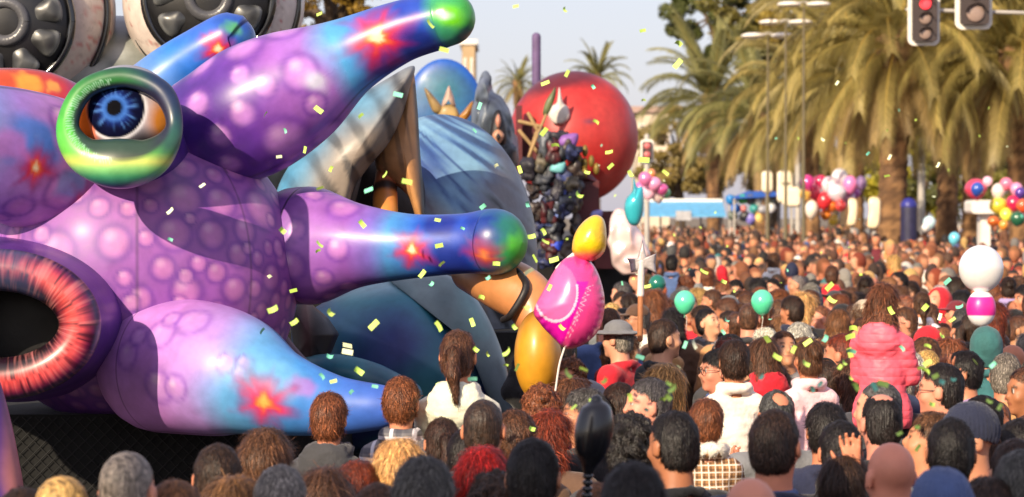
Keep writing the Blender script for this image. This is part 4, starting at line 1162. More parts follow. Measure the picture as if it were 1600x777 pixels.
# pedestrian signal beside the red ball
c = P(1011, 236, 60)
t = thing('traffic_light', 'small distant traffic light between red ball and first palm', 'traffic light', (c.x, c.y, 0))
mb = MB(); mb.tube([(0, .1, 0), (0, .1, c.z + .3)], .06, m=10); put('post', mb.mesh('post', M_post), t)
V, Fc = rbox(.27, .46, .05, -.02, .03); V = [(x, y, z + c.z) for x, y, z in V]; put('backplate', make_mesh('backplate', V, Fc, None, False, M_white), t)
V, Fc = rbox(.2, .38, .04, -.1, -.018); V = [(x, y, z + c.z) for x, y, z in V]; put('housing', make_mesh('housing', V, Fc, None, False, M_hous), t)
for dz in (.1, -.08):
    V, Fc, D = ball((0, -.105, c.z + dz), (.07, .03, .07), 18, 10); put('lens', make_mesh('lens', V, Fc, None, True, mat_plain('signal_lens_rose', (196, 104, 104), rough=.3, bump=0)), t)

# ================================================================== KIOSKS AND STALL SIGNS
M_blue = mat_plain('blue_awning', (30, 92, 190), rough=0.5, var=0.2)
M_lblue = mat_plain('light_blue_awning', (96, 170, 216), rough=0.5, var=0.2)
DK = 92.0
a, b = P(1000, 320, DK), P(1132, 336, DK)
t = thing('market_stall', 'long stall with light blue and white awning beyond the crowd', 'stall', ((a.x + b.x) / 2, DK, 0))
w = b.x - a.x
V = [(-w / 2, -.6, b.z), (w / 2, -.6, b.z), (w / 2, .9, a.z + .1), (-w / 2, .9, a.z + .1), (-w / 2, -.6, b.z - .06), (w / 2, -.6, b.z - .06), (w / 2, .9, a.z), (-w / 2, .9, a.z)]
put('awning', make_mesh('awning', V, [[0, 1, 2, 3], [7, 6, 5, 4], [0, 4, 5, 1], [2, 6, 7, 3], [0, 3, 7, 4], [1, 5, 6, 2]], None, False, M_lblue), t)
V, Fc = box_v((0, .95, a.z + .12), (w, .1, .14)); put('ridge_board', make_mesh('ridge_board', V, Fc, None, False, M_white), t)
V, Fc = box_v((0, -.64, b.z - .02), (w * .18, .06, .3)); put('sign_board', make_mesh('sign_board', V, Fc, None, False, mat_plain('stall_grey', (170, 170, 176))), t)
for k in range(5):
    V, Fc = box_v((-w / 2 + .05 + k * (w - .1) / 4, .85, a.z / 2), (.06, .06, a.z)); put('pole', make_mesh('pole', V, Fc, None, False, M_post), t)
V, Fc = box_v((0, .3, .5), (w * .98, .8, 1.0)); put('counter', make_mesh('counter', V, Fc, None, False, M_blue), t)
a, b = P(1136, 301, DK), P(1212, 352, DK)
t = thing('market_stall', 'blue canopied kiosk hung with bright toys right of the long stall', 'stall', ((a.x + b.x) / 2, DK - 2, 0))
w = b.x - a.x
V = [(-w / 2 - .1, -1, a.z - .22), (w / 2 + .1, -1, a.z - .12), (w / 2 + .1, 1, a.z - .12), (-w / 2 - .1, 1, a.z - .22), (-w * .2, 0, a.z + .02), (w * .3, 0, a.z + .04)]
put('canopy', make_mesh('canopy', V, [[0, 1, 5, 4], [1, 2, 5], [2, 3, 4, 5], [3, 0, 4], [3, 2, 1, 0]], None, False, M_blue), t)
for sx in (-1, 1):
    for sy in (-1, 1):
        V, Fc = box_v((sx * w / 2, sy * .95, a.z / 2 - .1), (.06, .06, a.z - .2)); put('pole', make_mesh('pole', V, Fc, None, False, M_post), t)
V, Fc = box_v((0, -.1, .62), (w, 1.6, 1.24)); put('counter', make_mesh('counter', V, Fc, None, False, M_blue), t)
rg_ = np.random.default_rng(3)
M_toy = mat_paint('toy_plastic', rough=0.35, coat=0.2, bump=0.05)
toys = [(20, 120, 190), (70, 190, 110), (90, 90, 96), (220, 224, 220), (120, 130, 120), (40, 110, 200), (200, 120, 120), (60, 150, 150), (150, 150, 160), (230, 230, 235), (90, 100, 90), (56, 56, 60), (130, 120, 200), (240, 200, 120)]
for k, cc in enumerate(toys):
    ox, oy = 1146 + (k % 5) * 14 + rg_.uniform(-4, 4), 314 + (k // 5) * 13 + rg_.uniform(-3, 3)
    p = P(ox, oy, DK - 2.6) - Vector(t.location)
    V, Fc, D = ball(p, np.array((7, 6, 7)) * S(DK) * rg_.uniform(.8, 1.3), 14, 10)
    V = V + D * vnoise(V * 9, k)[:, None] * .04
    put('hung_toy', make_mesh('hung_toy', V, Fc, np.broadcast_to(lin(cc), (len(V), 3)), True, M_toy), t)
# white upright boards of a fairground front
for ox0, ox1, oy0, oy1, lab in ((1190, 1208, 267, 302, 'white upright board with rounded corners left of a palm trunk'), (1214, 1240, 267, 318, 'white notched board with dark motif above blue kiosk'), (1222, 1252, 292, 324, 'pale low board stepping right of the notched one')):
    V, Fc, X_, Y_ = pillow([(ox0, oy0 + 4), (ox0 + 4, oy0), (ox1 - 4, oy0), (ox1, oy0 + 4), (ox1, oy1 - 4), (ox1 - 4, oy1), (ox0 + 4, oy1), (ox0, oy1 - 4)], 88 - ox0 * .002, .05, rings=5, n=48, straight=True, flat=.8)
    c = np.broadcast_to(lin((240, 226, 200)), (len(V), 3)).copy()
    if ox0 == 1214: c = mixc(c, lin((30, 26, 26)), 1.0 * ((np.hypot((X_ - 1228) / 7, (Y_ - 287) / 3) < 1)))
    t = thing('fair_sign', lab, 'sign', (P((ox0 + ox1) / 2, 0, 88).x, 88, 0))
    child_at(put('board', make_mesh('board', V, Fc, c, True, M_toy)), t)
    p = P((ox0 + ox1) / 2, oy1 - 6, 88); V, Fc = box_v((0, .1, p.z / 2), (.08, .08, p.z)); put('post', make_mesh('post', V, Fc, None, False, M_post), t)
# white figures of the fairground front near the pink bunch
for ox0, ox1, oy0, oy1, lab in ((1324, 1340, 312, 352, 'tall cream board right of the pink balloon bunch'), (1356, 1376, 310, 356, 'cream curved board beside a brown palm trunk')):
    V, Fc, X_, Y_ = pillow([(ox0 + 2, oy0), (ox1 - 2, oy0), (ox1, oy0 + 16), (ox1 - 4, oy1), (ox0, oy1), (ox0 + 2, oy0 + 20)], 74, .06, rings=5, n=54)
    t = thing('fair_sign', lab, 'sign', (P((ox0 + ox1) / 2, 0, 74).x, 74, 0))
    child_at(put('board', make_mesh('board', V, Fc, np.broadcast_to(lin((246, 224, 184)), (len(V), 3)), True, M_toy)), t)
    p = P((ox0 + ox1) / 2, oy1 - 3, 74); V, Fc = box_v((0, .1, p.z / 2), (.08, .08, p.z)); put('post', make_mesh('post', V, Fc, None, False, M_post), t)
for ox0, ox1, oy0, oy1, lab in ((1512, 1562, 313, 334, 'white wide stall board under the blue and red balloon'),):
    a, b = P(ox0, oy0, 64), P(ox1, oy1, 64)
    t = thing('market_stall', 'white topped stall at the right under the balloons', 'stall', ((a.x + b.x) / 2, 64, 0))
    V, Fc = rbox(b.x - a.x, a.z - b.z, .08, -.5, .5); V = [(x, y, z + (a.z + b.z) / 2) for x, y, z in V]
    put('top', make_mesh('top', V, Fc, None, False, M_white), t)
    V, Fc = box_v((0, 0, b.z / 2), ((b.x - a.x) * .3, .5, b.z)); put('pillar', make_mesh('pillar', V, Fc, None, False, M_white), t)
a = P(1420, 330, 70)
t = thing('ticket_booth', 'round blue topped booth between palm trunks', 'booth', (a.x, 70, 0))
V, Fc, D = ball((0, 0, P(0, 322, 70).z), (.2, .2, .2), 24, 16); put('dome', make_mesh('dome', V, Fc, None, True, mat_plain('booth_blue', (44, 46, 130), rough=.4)), t)
V, Fc, U, A = sweep([(0, 0, 0, .2), (0, 0, P(0, 324, 70).z, .2)], n=6, m=20); put('drum', make_mesh('drum', V, Fc, None, True, mat_plain('booth_navy', (36, 34, 66), rough=.6)), t)

# ================================================================== BALLOONS
def mat_balloon(name, rough=0.22, metal=0.0, trans=0.15):
    m = mat_object(name, rough=rough, bump=0.0, var=0.06, spec=0.6)
    b = m.node_tree.nodes['Principled BSDF']
    b.inputs['Metallic'].default_value = metal
    b.inputs['Coat Weight'].default_value = 0.5
    b.inputs['Coat Roughness'].default_value = 0.12
    return m
M_latex = mat_balloon('latex'); M_foil = mat_balloon('foil', 0.25, 0.25)
M_string = mat_plain('white_string', (220, 214, 206), rough=0.7, bump=0)
def drop_mesh(w, h):
    prof = []
    for k in range(25):
        a = math.pi * k / 24
        z = math.cos(a); r = math.sin(a) * (1 - 0.16 * (z < 0) * abs(z)) * (1 + 0.04 * z)
        prof.append((r * w, z * h - (0.10 * h if k == 24 else 0)))
    rows = [(0, 0, z, max(r, .004)) for r, z in prof]
    rows.append((0, 0, -1.13 * h, .012 * 1.2)); rows.append((0, 0, -1.19 * h, .03))
    return sweep(rows, m=36, dense=False, cap0=False, cap1=False)
ME_DROP = make_mesh('balloon_skin', *drop_mesh(.5, .58)[:2], None, True, M_latex)
ME_DROPF = make_mesh('balloon_foil', *drop_mesh(.5, .52)[:2], None, True, M_foil)
def balloon(px, py, d, wpx, col, label, group=None, foil=False, string=None, sq=1.0):
    p = P(px, py, d)
    t = thing('balloon', label, 'balloon', tuple(p), group)
    s = wpx * S(d)
    put('skin', ME_DROPF if foil else ME_DROP, t, None, (random.uniform(-.15, .15), random.uniform(-.15, .15), random.uniform(0, 6)), (s, s, s * sq), lin(col))
    if string:
        e = P(*string) - p
        mb = MB(); mb.tube([(0, 0, -.6 * s), (e.x * .4 + .01, e.y * .4, e.z * .5), tuple(e)], .0022, m=5, n=14); put('string', mb.mesh('string', M_string), t)
    return t
balloon(1070, 473, 21.0, 33, (96, 226, 176), 'mint green balloon left of its twin, above a man in profile', 'mint green balloons', string=(1072, 520, 21))
balloon(1191, 473, 20.5, 35, (92, 222, 170), 'mint green balloon behind a brown haired head, right of its twin', 'mint green balloons', string=(1188, 525, 20.5))
balloon(1027, 445, 25, 27, (22, 108, 92), 'dark green balloon in shade beside the silver axe', string=(1028, 490, 25))
balloon(1452, 349, 62, 20, (196, 226, 232), 'pale blue white balloon left of the right hand balloon bunch')
balloon(1446, 356, 61, 12, (228, 226, 222), 'small white balloon touching the pale blue one')
balloon(1491, 373, 50, 18, (110, 200, 222), 'cyan balloon low over the far crowd')
# bunch by the middle palms
bun = [(1262, 286, 20, (226, 70, 150)), (1272, 300, 18, (236, 90, 130)), (1282, 284, 20, (214, 50, 96)), (1258, 304, 16, (240, 190, 90)), (1296, 290, 22, (246, 220, 226)), (1312, 282, 24, (250, 244, 244)), (1308, 302, 26, (244, 232, 246)), (1328, 290, 20, (236, 130, 190)), (1336, 302, 16, (206, 120, 210)), (1288, 314, 20, (232, 60, 70)), (1276, 318, 16, (240, 120, 60)), (1268, 328, 18, (246, 230, 214)), (1300, 322, 18, (250, 130, 60)), (1326, 310, 18, (226, 190, 226)), (1314, 322, 16, (230, 80, 80)), (1290, 336, 16, (240, 140, 50)), (1302, 344, 14, (246, 214, 80)), (1346, 286, 14, (200, 160, 220))]
def place_in(k, items):
    xs = [b[0] for b in items]; ys = [b[1] for b in items]
    x, y = items[k][0], items[k][1]
    hv = 'top' if y < np.percentile(ys, 33) else ('middle' if y < np.percentile(ys, 67) else 'bottom')
    hh = 'left side' if x < np.percentile(xs, 33) else ('centre' if x < np.percentile(xs, 67) else 'right side')
    return hv + ' ' + hh
def hue(c):
    tab = {'magenta': (226, 70, 150), 'rose pink': (236, 140, 190), 'red': (214, 40, 70), 'orange': (240, 130, 60), 'golden yellow': (240, 205, 80), 'white': (248, 240, 240), 'cream': (246, 228, 216), 'pale pink': (246, 190, 210), 'lilac': (206, 150, 220), 'violet': (90, 60, 150), 'dark green': (40, 96, 70), 'mint green': (110, 220, 190), 'coral': (236, 110, 130)}
    return min(tab, key=lambda n: sum((a - b) ** 2 for a, b in zip(tab[n], c)))
for k, (x_, y_, w_, cc) in enumerate(bun):
    balloon(x_, y_, 80 + (k * 37 % 11) * .12, w_ * 1.15, cc, '%s party balloon at the %s of the bunch among the palm trunks' % (hue(cc), place_in(k, bun)), 'pink and white balloon bunch', foil=k % 3 == 0, sq=random.uniform(.8, 1.25))
bun = [(1525, 296, 32, (226, 70, 100)), (1527, 296, 19, (44, 80, 170)), (1543, 284, 14, (240, 190, 210)), (1560, 300, 20, (246, 230, 220)), (1572, 288, 18, (236, 120, 150)), (1588, 296, 18, (240, 150, 190)), (1560, 322, 26, (236, 214, 70)), (1572, 336, 18, (240, 230, 90)), (1584, 318, 22, (206, 36, 80)), (1594, 302, 16, (90, 60, 150)), (1590, 342, 22, (40, 96, 70)), (1594, 340, 10, (110, 220, 190)), (1552, 346, 18, (214, 110, 50)), (1568, 352, 14, (236, 150, 60)), (1598, 322, 18, (230, 90, 50))]
for k, (x_, y_, w_, cc) in enumerate(bun):
    lab = {0: 'large red balloon ring behind a blue ball at the right bunch', 1: 'blue ball balloon in front of a large red one'}.get(k, '%s party balloon at the %s of the bunch by the right edge' % (hue(cc), place_in(k, bun)))
    balloon(x_, y_, 62 - k * .08 - (1 if k == 1 else 0), w_ * 1.1, cc, lab, None if k < 2 else 'right edge balloon bunch', foil=k % 3 == 0, sq=random.uniform(.85, 1.2))
bun = [(1008, 280, 18, (236, 130, 180)), (1022, 288, 20, (240, 150, 190)), (1034, 296, 18, (222, 96, 160)), (1014, 300, 20, (246, 190, 210)), (1028, 306, 18, (240, 210, 206)), (1002, 296, 18, (214, 110, 170)), (1018, 272, 12, (240, 150, 90)), (1042, 302, 10, (120, 200, 140))]
for k, (x_, y_, w_, cc) in enumerate(bun):
    balloon(x_, y_, 46 + k * .07, w_ * 1.15, cc, '%s party balloon at the %s of the bunch beside the red ball' % (hue(cc), place_in(k, bun)), 'pink bunch by the red ball', foil=k % 2 == 0, sq=random.uniform(.85, 1.2))
# turquoise figure balloon: plain rounded body with two points
V, Fc, X_, Y_ = pillow([(976, 332), (978, 312), (988, 298), (990, 278), (996, 292), (1004, 292), (1006, 310), (1004, 336), (996, 352), (984, 350)], 30, .11, rings=14, n=110)
t = thing('balloon', 'turquoise foil balloon floating just right of the red ball', 'balloon', (P(990, 0, 30).x, 30, P(0, 355, 30).z))
o = child_at(put('skin', make_mesh('skin', V, Fc, None, True, M_foil)), t); o.color = (*lin((60, 186, 200)), 1)
V, Fc, X_, Y_ = pillow([(950, 350), (958, 330), (974, 328), (990, 346), (1006, 372), (1014, 404), (1000, 432), (966, 424), (952, 390)], 31, .12, rings=14, n=110)
t = thing('balloon', 'creamy white crumpled foil balloon below the red ball', 'balloon', (P(985, 0, 31).x, 31, P(0, 430, 31).z))
V = V + np.stack([.02 * vnoise(V * 9, 2), -.06 * vnoise(V * 8, 4), .03 * vnoise(V * 7, 7)], 1)
o = child_at(put('skin', make_mesh('skin', V, Fc, None, True, M_foil)), t); o.color = (*lin((236, 206, 200)), 1)
# pink foil balloon with a yellow one on top (plain, no figure printed)
DP = 12.6
t = thing('balloon', 'big pink and magenta foil balloon topped with a yellow one, left of the axe', 'balloon', (P(890, 0, DP).x, DP, P(0, 545, DP).z))
V, Fc, X_, Y_ = pillow([(834, 486), (850, 452), (868, 420), (886, 402), (908, 400), (926, 412), (938, 436), (945, 470), (940, 506), (926, 528), (904, 542), (882, 544), (862, 526), (844, 506)], DP, .14, rings=26, n=200)
V = V + np.stack([0 * X_, 0.005 * np.sin(np.arctan2(Y_ - 478, X_ - 893) * 26) * sstep(.75, 1, np.hypot((X_ - 893) / 54, (Y_ - 474) / 72)), 0 * X_], 1)
c = np.broadcast_to(lin((238, 64, 142)), (len(V), 3)).copy()
band = np.abs((X_ - 872) * .92 - (Y_ - 490) * -.38)
mg = (Y_ > 440 + .0 * X_) & (X_ > 842 + .2 * (Y_ - 490)) & (X_ < 920 - .42 * (Y_ - 440))
c = mixc(c, lin((214, 10, 160)), mg * 1.0)
edge = np.abs(np.hypot((X_ - 868) / 34, (Y_ - 456) / 46) - 1)
ins = np.hypot((X_ - 868) / 34, (Y_ - 456) / 46) < 1
c = mixc(c, lin((240, 96, 160)), ins * 1.0); c = mixc(c, lin((252, 190, 214)), (edge < .05) * (Y_ > 445) * 1.0)
scr = np.abs((X_ - 908) + .42 * (Y_ - 480) + 3.2 * np.sin((Y_ - 440) * .8))
c = mixc(c, lin((250, 170, 206)), .9 * (scr < 1.3) * (Y_ > 446) * (Y_ < 528))
child_at(put('skin', make_mesh('skin', V, Fc, c, True, mat_paint('pink_foil', rough=.24, coat=.5, bump=.05))), t)
V, Fc, X_, Y_ = pillow([(894, 392), (898, 366), (912, 346), (930, 336), (944, 344), (948, 372), (944, 394), (928, 408), (906, 406)], DP - .02, .09, rings=16, n=110)
c = mottled(V, (240, 200, 30), (232, 170, 30), 20, .9, 3)
c = mixc(c, lin((236, 90, 90)), sstep(388, 402, Y_ + .1 * (X_ - 920)))
child_at(put('top_skin', make_mesh('top_skin', V, Fc, c, True, mat_paint('yellow_foil', rough=.24, coat=.5, bump=.15, bscale=30))), t)
mb = MB(); mb.tube([tuple(P(882, 544, DP)), tuple(P(874, 570, DP)), tuple(P(868, 610, DP))], .005, m=6, n=10); child_at(put('ribbon', mb.mesh('ribbon', M_string)), t)
mb = MB(); mb.tube([tuple(P(900, 396, DP)), tuple(P(880, 412, DP)), tuple(P(872, 420, DP))], .012, m=8, n=10); child_at(put('loop', mb.mesh('loop', M_string)), t)
# plain white round balloon over a magenta one (right)
t = thing('balloon', 'plain white round balloon over a small magenta one on a string', 'balloon', tuple(P(1533, 515, 17.5)))
V, Fc, D = ball(P(1533, 420, 17.5), (35 * S(17.5), .11, 37 * S(17.5)), 60, 40)
o = child_at(put('skin', make_mesh('skin', V, Fc, None, True, M_foil)), t); o.color = (*lin((244, 240, 238)), 1)
V, Fc, D = ball(P(1533, 482, 17.5), (23 * S(17.5), .08, 29 * S(17.5)), 48, 32)
x_, y_, d_ = pix(V)
c = mixc(np.broadcast_to(lin((246, 242, 240)), (len(V), 3)), lin((228, 40, 150)), ((y_ > 464) & (y_ < 494)) * 1.0)
child_at(put('lower_skin', make_mesh('lower_skin', V, Fc, c, True, M_toy)), t)
mb = MB(); mb.tube([tuple(P(1533, 510, 17.5)), tuple(P(1529, 540, 17.5)), tuple(P(1524, 580, 17.5))], .004, m=6, n=10); child_at(put('string', mb.mesh('string', M_string)), t)
# tall black balloon in the foreground
DBk = 8.6
t = thing('balloon', 'long glossy black balloon with beaded tail standing up among foreground heads', 'balloon', tuple(P(928, 700, DBk)))
V, Fc, U, A = sweep_px([(932, 626, DBk, 9), (932, 640, DBk, 24), (928, 672, DBk, 30), (923, 705, DBk, 25), (920, 728, DBk, 12), (919, 738, DBk, 8)], n=70, m=36)
o = child_at(put('skin', make_mesh('skin', V, Fc, None, True, M_foil)), t); o.color = (.012, .012, .014, 1)
for k in range(7):
    V, Fc, D = ball(P(919 - k * .6, 744 + k * 10, DBk), np.array((8.5, 8.5, 5.5)) * S(DBk), 18, 12)
    o = child_at(put('tail_bead', make_mesh('tail_bead', V, Fc, None, True, M_foil)), t); o.color = (.02, .02, .022, 1)
# silver axe prop held up above the crowd
DA = 12.8
t = thing('toy_axe', 'silver pronged toy axe on a wooden shaft held above the crowd', 'toy axe', tuple(P(1001, 520, DA)))
V, Fc, X_, Y_ = pillow([(1004, 374), (1010, 402), (1026, 396), (1024, 412), (1026, 428), (1010, 420), (1004, 424), (1002, 432), (998, 424), (986, 426), (984, 412), (980, 404), (996, 404)], DA, .012, rings=5, n=130, straight=True, flat=.6)
child_at(put('axe_head', make_mesh('axe_head', V, Fc, None, True, mat_plain('silver_board', (188, 180, 178), rough=.4, metal=.3, var=.1))), t)
mb = MB(); mb.tube([tuple(P(1002, 410, DA)), tuple(P(1001, 460, DA))], .016, m=10); child_at(put('ferrule', mb.mesh('ferrule', mat_plain('white_ferrule', (226, 216, 210), rough=.4))), t)
mb = MB(); mb.tube([tuple(P(1001, 456, DA)), tuple(P(1000, 530, DA))], .013, m=10); child_at(put('shaft', mb.mesh('shaft', mat_plain('axe_shaft', (170, 110, 70), rough=.6))), t)

# ================================================================== PEOPLE
M_skin = mat_object('skin', rough=0.5, bump=0.08, bscale=180, var=0.10, mask=True, spec=0.4)
M_hair = mat_object('hair', rough=0.46, streak=(80, 80, 9), bump=0.6, var=0.5, spec=0.4)
M_coat = mat_object('coat_cloth', rough=0.85, bump=0.35, bscale=70, var=0.22, sheen=0.15)
M_shell = mat_object('shiny_jacket', rough=0.45, bump=0.25, bscale=40, var=0.18)
M_plaidg = mat_object('grey_plaid', rough=0.85, var=0.12, plaid={'f': 75.0, 'a': (58, 60, 74), 'b': (226, 220, 226)})
M_plaidb = mat_object('brown_plaid', rough=0.85, var=0.12, plaid={'f': 210.0, 'a': (50, 34, 30), 'b': (236, 226, 214)})
_nt = M_hair.node_tree
_b = _nt.nodes['Principled BSDF']
_src = _b.inputs['Base Color'].links[0].from_socket
_at = _nt.nodes.new('ShaderNodeAttribute'); _at.attribute_name = 'paint'
_mm = _nt.nodes.new('ShaderNodeVectorMath'); _mm.operation = 'MULTIPLY'
_nt.links.new(_src, _mm.inputs[0]); _nt.links.new(_at.outputs['Color'], _mm.inputs[1]); _nt.links.new(_mm.outputs[0], _b.inputs['Base Color'])
def add_quilt(m, period=.05):
    N, Lk = m.node_tree.nodes, m.node_tree.links
    b = N['Principled BSDF']; tc = N.new('ShaderNodeTexCoord'); sp = N.new('ShaderNodeSeparateXYZ'); Lk.new(tc.outputs['Object'], sp.inputs[0])
    a = N.new('ShaderNodeMath'); a.operation = 'MULTIPLY'; a.inputs[1].default_value = math.pi / period; Lk.new(sp.outputs[2], a.inputs[0])
    s_ = N.new('ShaderNodeMath'); s_.operation = 'SINE'; Lk.new(a.outputs[0], s_.inputs[0])
    ab = N.new('ShaderNodeMath'); ab.operation = 'ABSOLUTE'; Lk.new(s_.outputs[0], ab.inputs[0])
    pw = N.new('ShaderNodeMath'); pw.operation = 'POWER'; pw.inputs[1].default_value = .5; Lk.new(ab.outputs[0], pw.inputs[0])
    bp = N.new('ShaderNodeBump'); bp.inputs['Strength'].default_value = .32; bp.inputs['Distance'].default_value = .008
    Lk.new(pw.outputs[0], bp.inputs['Height'])
    if b.inputs['Normal'].links: Lk.new(b.inputs['Normal'].links[0].from_socket, bp.inputs['Normal'])
    Lk.new(bp.outputs[0], b.inputs['Normal'])
M_quilt = mat_object('quilted_shell', rough=0.55, bump=0.3, bscale=30, var=0.15); add_quilt(M_quilt, .042)
HK = .92
HZ = 1.62                       # head centre of the standard adult, 1.75 m tall
def rotm(yaw=0, pitch=0):
    return np.array((Matrix.Rotation(yaw, 3, 'Z') @ Matrix.Rotation(pitch, 3, 'X')))
def head_prims(s, k=0.03):
    s.ell((0, -.012, .038), (.074, .094, .088), k)
    s.ell((0, .018, -.028), (.060, .074, .086), k)
    s.cap((0, .078, .022), (0, .098, -.018), .009, .014, .014)          # nose
    s.cap((-.034, .076, .036), (.034, .076, .036), .010, None, .02)       # brow
    for q in (-1, 1):
        s.ell((q * .032, .094, .014), (.016, .014, .011), .012, sub=True)  # eye sockets
        s.ell((q * .031, .074, .013), (.014, .013, .012), .004)
        s.ell((q * .043, .058, -.022), (.022, .022, .02), .02)             # cheeks
        s.ell((q * .081, -.008, .0), (.012, .024, .034), .006)             # ears
        s.ell((q * .094, .004, .002), (.008, .014, .02), .006, sub=True)
    s.cap((-.018, .080, -.052), (.018, .080, -.052), .009, None, .012)     # lips
    s.ell((0, .068, -.09), (.024, .022, .020), .02)                        # chin
def neck(s, low=-.21):
    s.cap((0, -.018, -.06), (0, -.035, low), .056, .062, .03)
def hand(s, w, d, side=1, curl=.3, up=(0, 0, 1), sc=1.0):
    """open hand at wrist w, pointing along d; palm normal faces -y-ish"""
    d = np.array(d, float); d /= np.linalg.norm(d)
    sd = np.cross(d, (0, -1, 0)); sd /= np.linalg.norm(sd)
    nr = np.cross(sd, d)
    w = np.array(w, float)
    for q in (-.026, -.009, .009, .026):
        s.cap(w + d * .01 * sc + sd * q * .7 * sc, w + d * .085 * sc + sd * q * sc, .014 * sc, .012 * sc, .012)
    for q, l in ((-.030, .062), (-.010, .074), (.010, .070), (.030, .054)):
        a = w + d * .09 * sc + sd * q * 1.05 * sc
        b = a + (d + sd * q * 4.5) * l * .5 * sc
        c = b + (d * (1 - curl) + nr * curl + sd * q * 4.0) * l * .5 * sc
        s.cap(a, b, .0095 * sc, .009 * sc, .005); s.cap(b, c, .009 * sc, .0075 * sc, .004)
    a = w + d * .03 * sc - sd * .03 * side * sc
    b = a + (d * .6 - sd * .8 * side) * .045 * sc
    s.cap(a, b, .012 * sc, .0105 * sc, .008); s.cap(b, b + (d * .9 - sd * .35 * side) * .034 * sc, .0105 * sc, .008 * sc, .004)
def face_paint(V, t, R3, sc):
    q = ((V - np.array(t)) @ np.array(R3)) / sc
    A = np.zeros((len(V), 4))
    def paint(mask, c, a=1.0):
        m = np.clip(mask, 0, 1)[:, None]
        A[:, :3] = A[:, :3] * (1 - m) + lin(c) * m
        A[:, 3] = np.maximum(A[:, 3], np.clip(mask, 0, 1) * a)
    fr = q[:, 1] > .05
    for sd in (-1, 1):
        e = np.hypot((q[:, 0] - sd * .032) / .015, (q[:, 2] - .013) / .0075)
        paint(fr * (e < 1), (206, 196, 188)); paint(fr * (np.hypot((q[:, 0] - sd * .032) / .007, (q[:, 2] - .013) / .008) < 1), (40, 28, 22))
        e = np.hypot((q[:, 0] - sd * .034) / .020, (q[:, 2] - .036) / .006); paint(fr * (e < 1), (56, 40, 32), .85)
    e = np.hypot(q[:, 0] / .024, (q[:, 2] + .052) / .009); paint(fr * (e < 1) * .8, (150, 70, 66), .8)
    return A
def limb_paint(A, V, zc):
    """trousers and shoes below the hip"""
    m = V[:, 2] < zc
    A[m, :3] = lin((40, 44, 58)); A[m, 3] = 1
    m = V[:, 2] < .1
    A[m, :3] = lin((30, 26, 24)); A[m, 3] = 1
    return A
TOR = dict(sh=.165, z=1.40)
def torso(s, g=0.0, k=.05):
    s.cap((-.15, -.03, 1.405), (.15, -.03, 1.405), .062 + g, None, k)
    s.ell((0, -.015, 1.27), (.165 + g, .108 + g, .17 + g), k)
    s.ell((0, 0, 1.06), (.150 + g, .112 + g, .18 + g), k)
    s.ell((0, -.015, .93), (.165 + g, .118 + g, .13 + g), k)
def arms(s, pose, g=0.0, hands=True, k=.03):
    J = {'down': [((.19, -.03, 1.40), (.235, -.06, 1.13), (.225, .05, .90))] * 2,
         'raise': [((.19, -.03, 1.40), (.235, -.06, 1.13), (.225, .05, .90)), ((.185, -.02, 1.42), (.30, .10, 1.56), (.24, .06, 1.80))],
         'hold': [((.19, -.03, 1.40), (.27, .05, 1.22), (.14, .20, 1.36))] * 2}[pose]
    for side, (a, b, c) in zip((-1, 1), J):
        a, b, c = [np.array((p[0] * side, p[1], p[2])) for p in (a, b, c)]
        s.cap(a, b, .052 + g, .044 + g, k); s.cap(b, c, .043 + g, .032 + g * .8, .02)
        if hands:
            d = (c - b); hand(s, c + d / np.linalg.norm(d) * .02, d if pose != 'raise' or side < 0 else (-.1, .1, 1), side)
def build_body(pose, yaw, pitch, h=.0095, top=2.12):
    s = SDF((-.42, -.24, -.02), (.42, .34, 2.12 if pose == 'raise' else 1.80), h)
    Rm = rotm(yaw, pitch); t = np.array((0, .0, HZ)) + (Rm @ np.array((0, 0, .1)) - np.array((0, 0, .1)))
    torso(s); arms(s, pose)
    for q in (-1, 1):
        s.cap((q * .088, -.01, .90), (q * .10, 0, .48), .085, .06, .04); s.cap((q * .10, 0, .48), (q * .10, -.03, .09), .058, .04, .03)
        s.cap((q * .10, -.04, .045), (q * .115, .14, .035), .042, .032, .03)
    s.cap((0, -.018, HZ - .06), (0, -.035, HZ - .23), .056, .066, .04)
    s.frame(t, Rm, HK); head_prims(s)
    V, Fq = s.mesh()
    A = face_paint(V, t, Rm, HK); limb_paint(A, V, 1.0)
    return make_mesh('body_' + pose, V, Fq, A, True, M_skin), t, (pitch, 0, yaw)
BODY = {}
for key, pose, yaw, pitch, h in (('plain', 'down', 0, 0, .0108), ('left', 'down', R(40), R(4), .0108), ('right', 'down', R(-40), R(-4), .0108), ('up', 'down', R(22), R(16), .0108), ('hold', 'hold', 0, R(6), .0108), ('raise', 'raise', 0, R(5), .0085)):
    BODY[key] = build_body(pose, yaw, pitch, h)
def wrinkle(s, amp=.006, f=14):
    X, Y, Z = s.grid()
    Pn = np.stack([X * f, Y * f, Z * f * 1.6], -1)
    s.f += (amp * vnoise(Pn, 3) + amp * .6 * vnoise(Pn * 2.1, 5)).astype(np.float32)
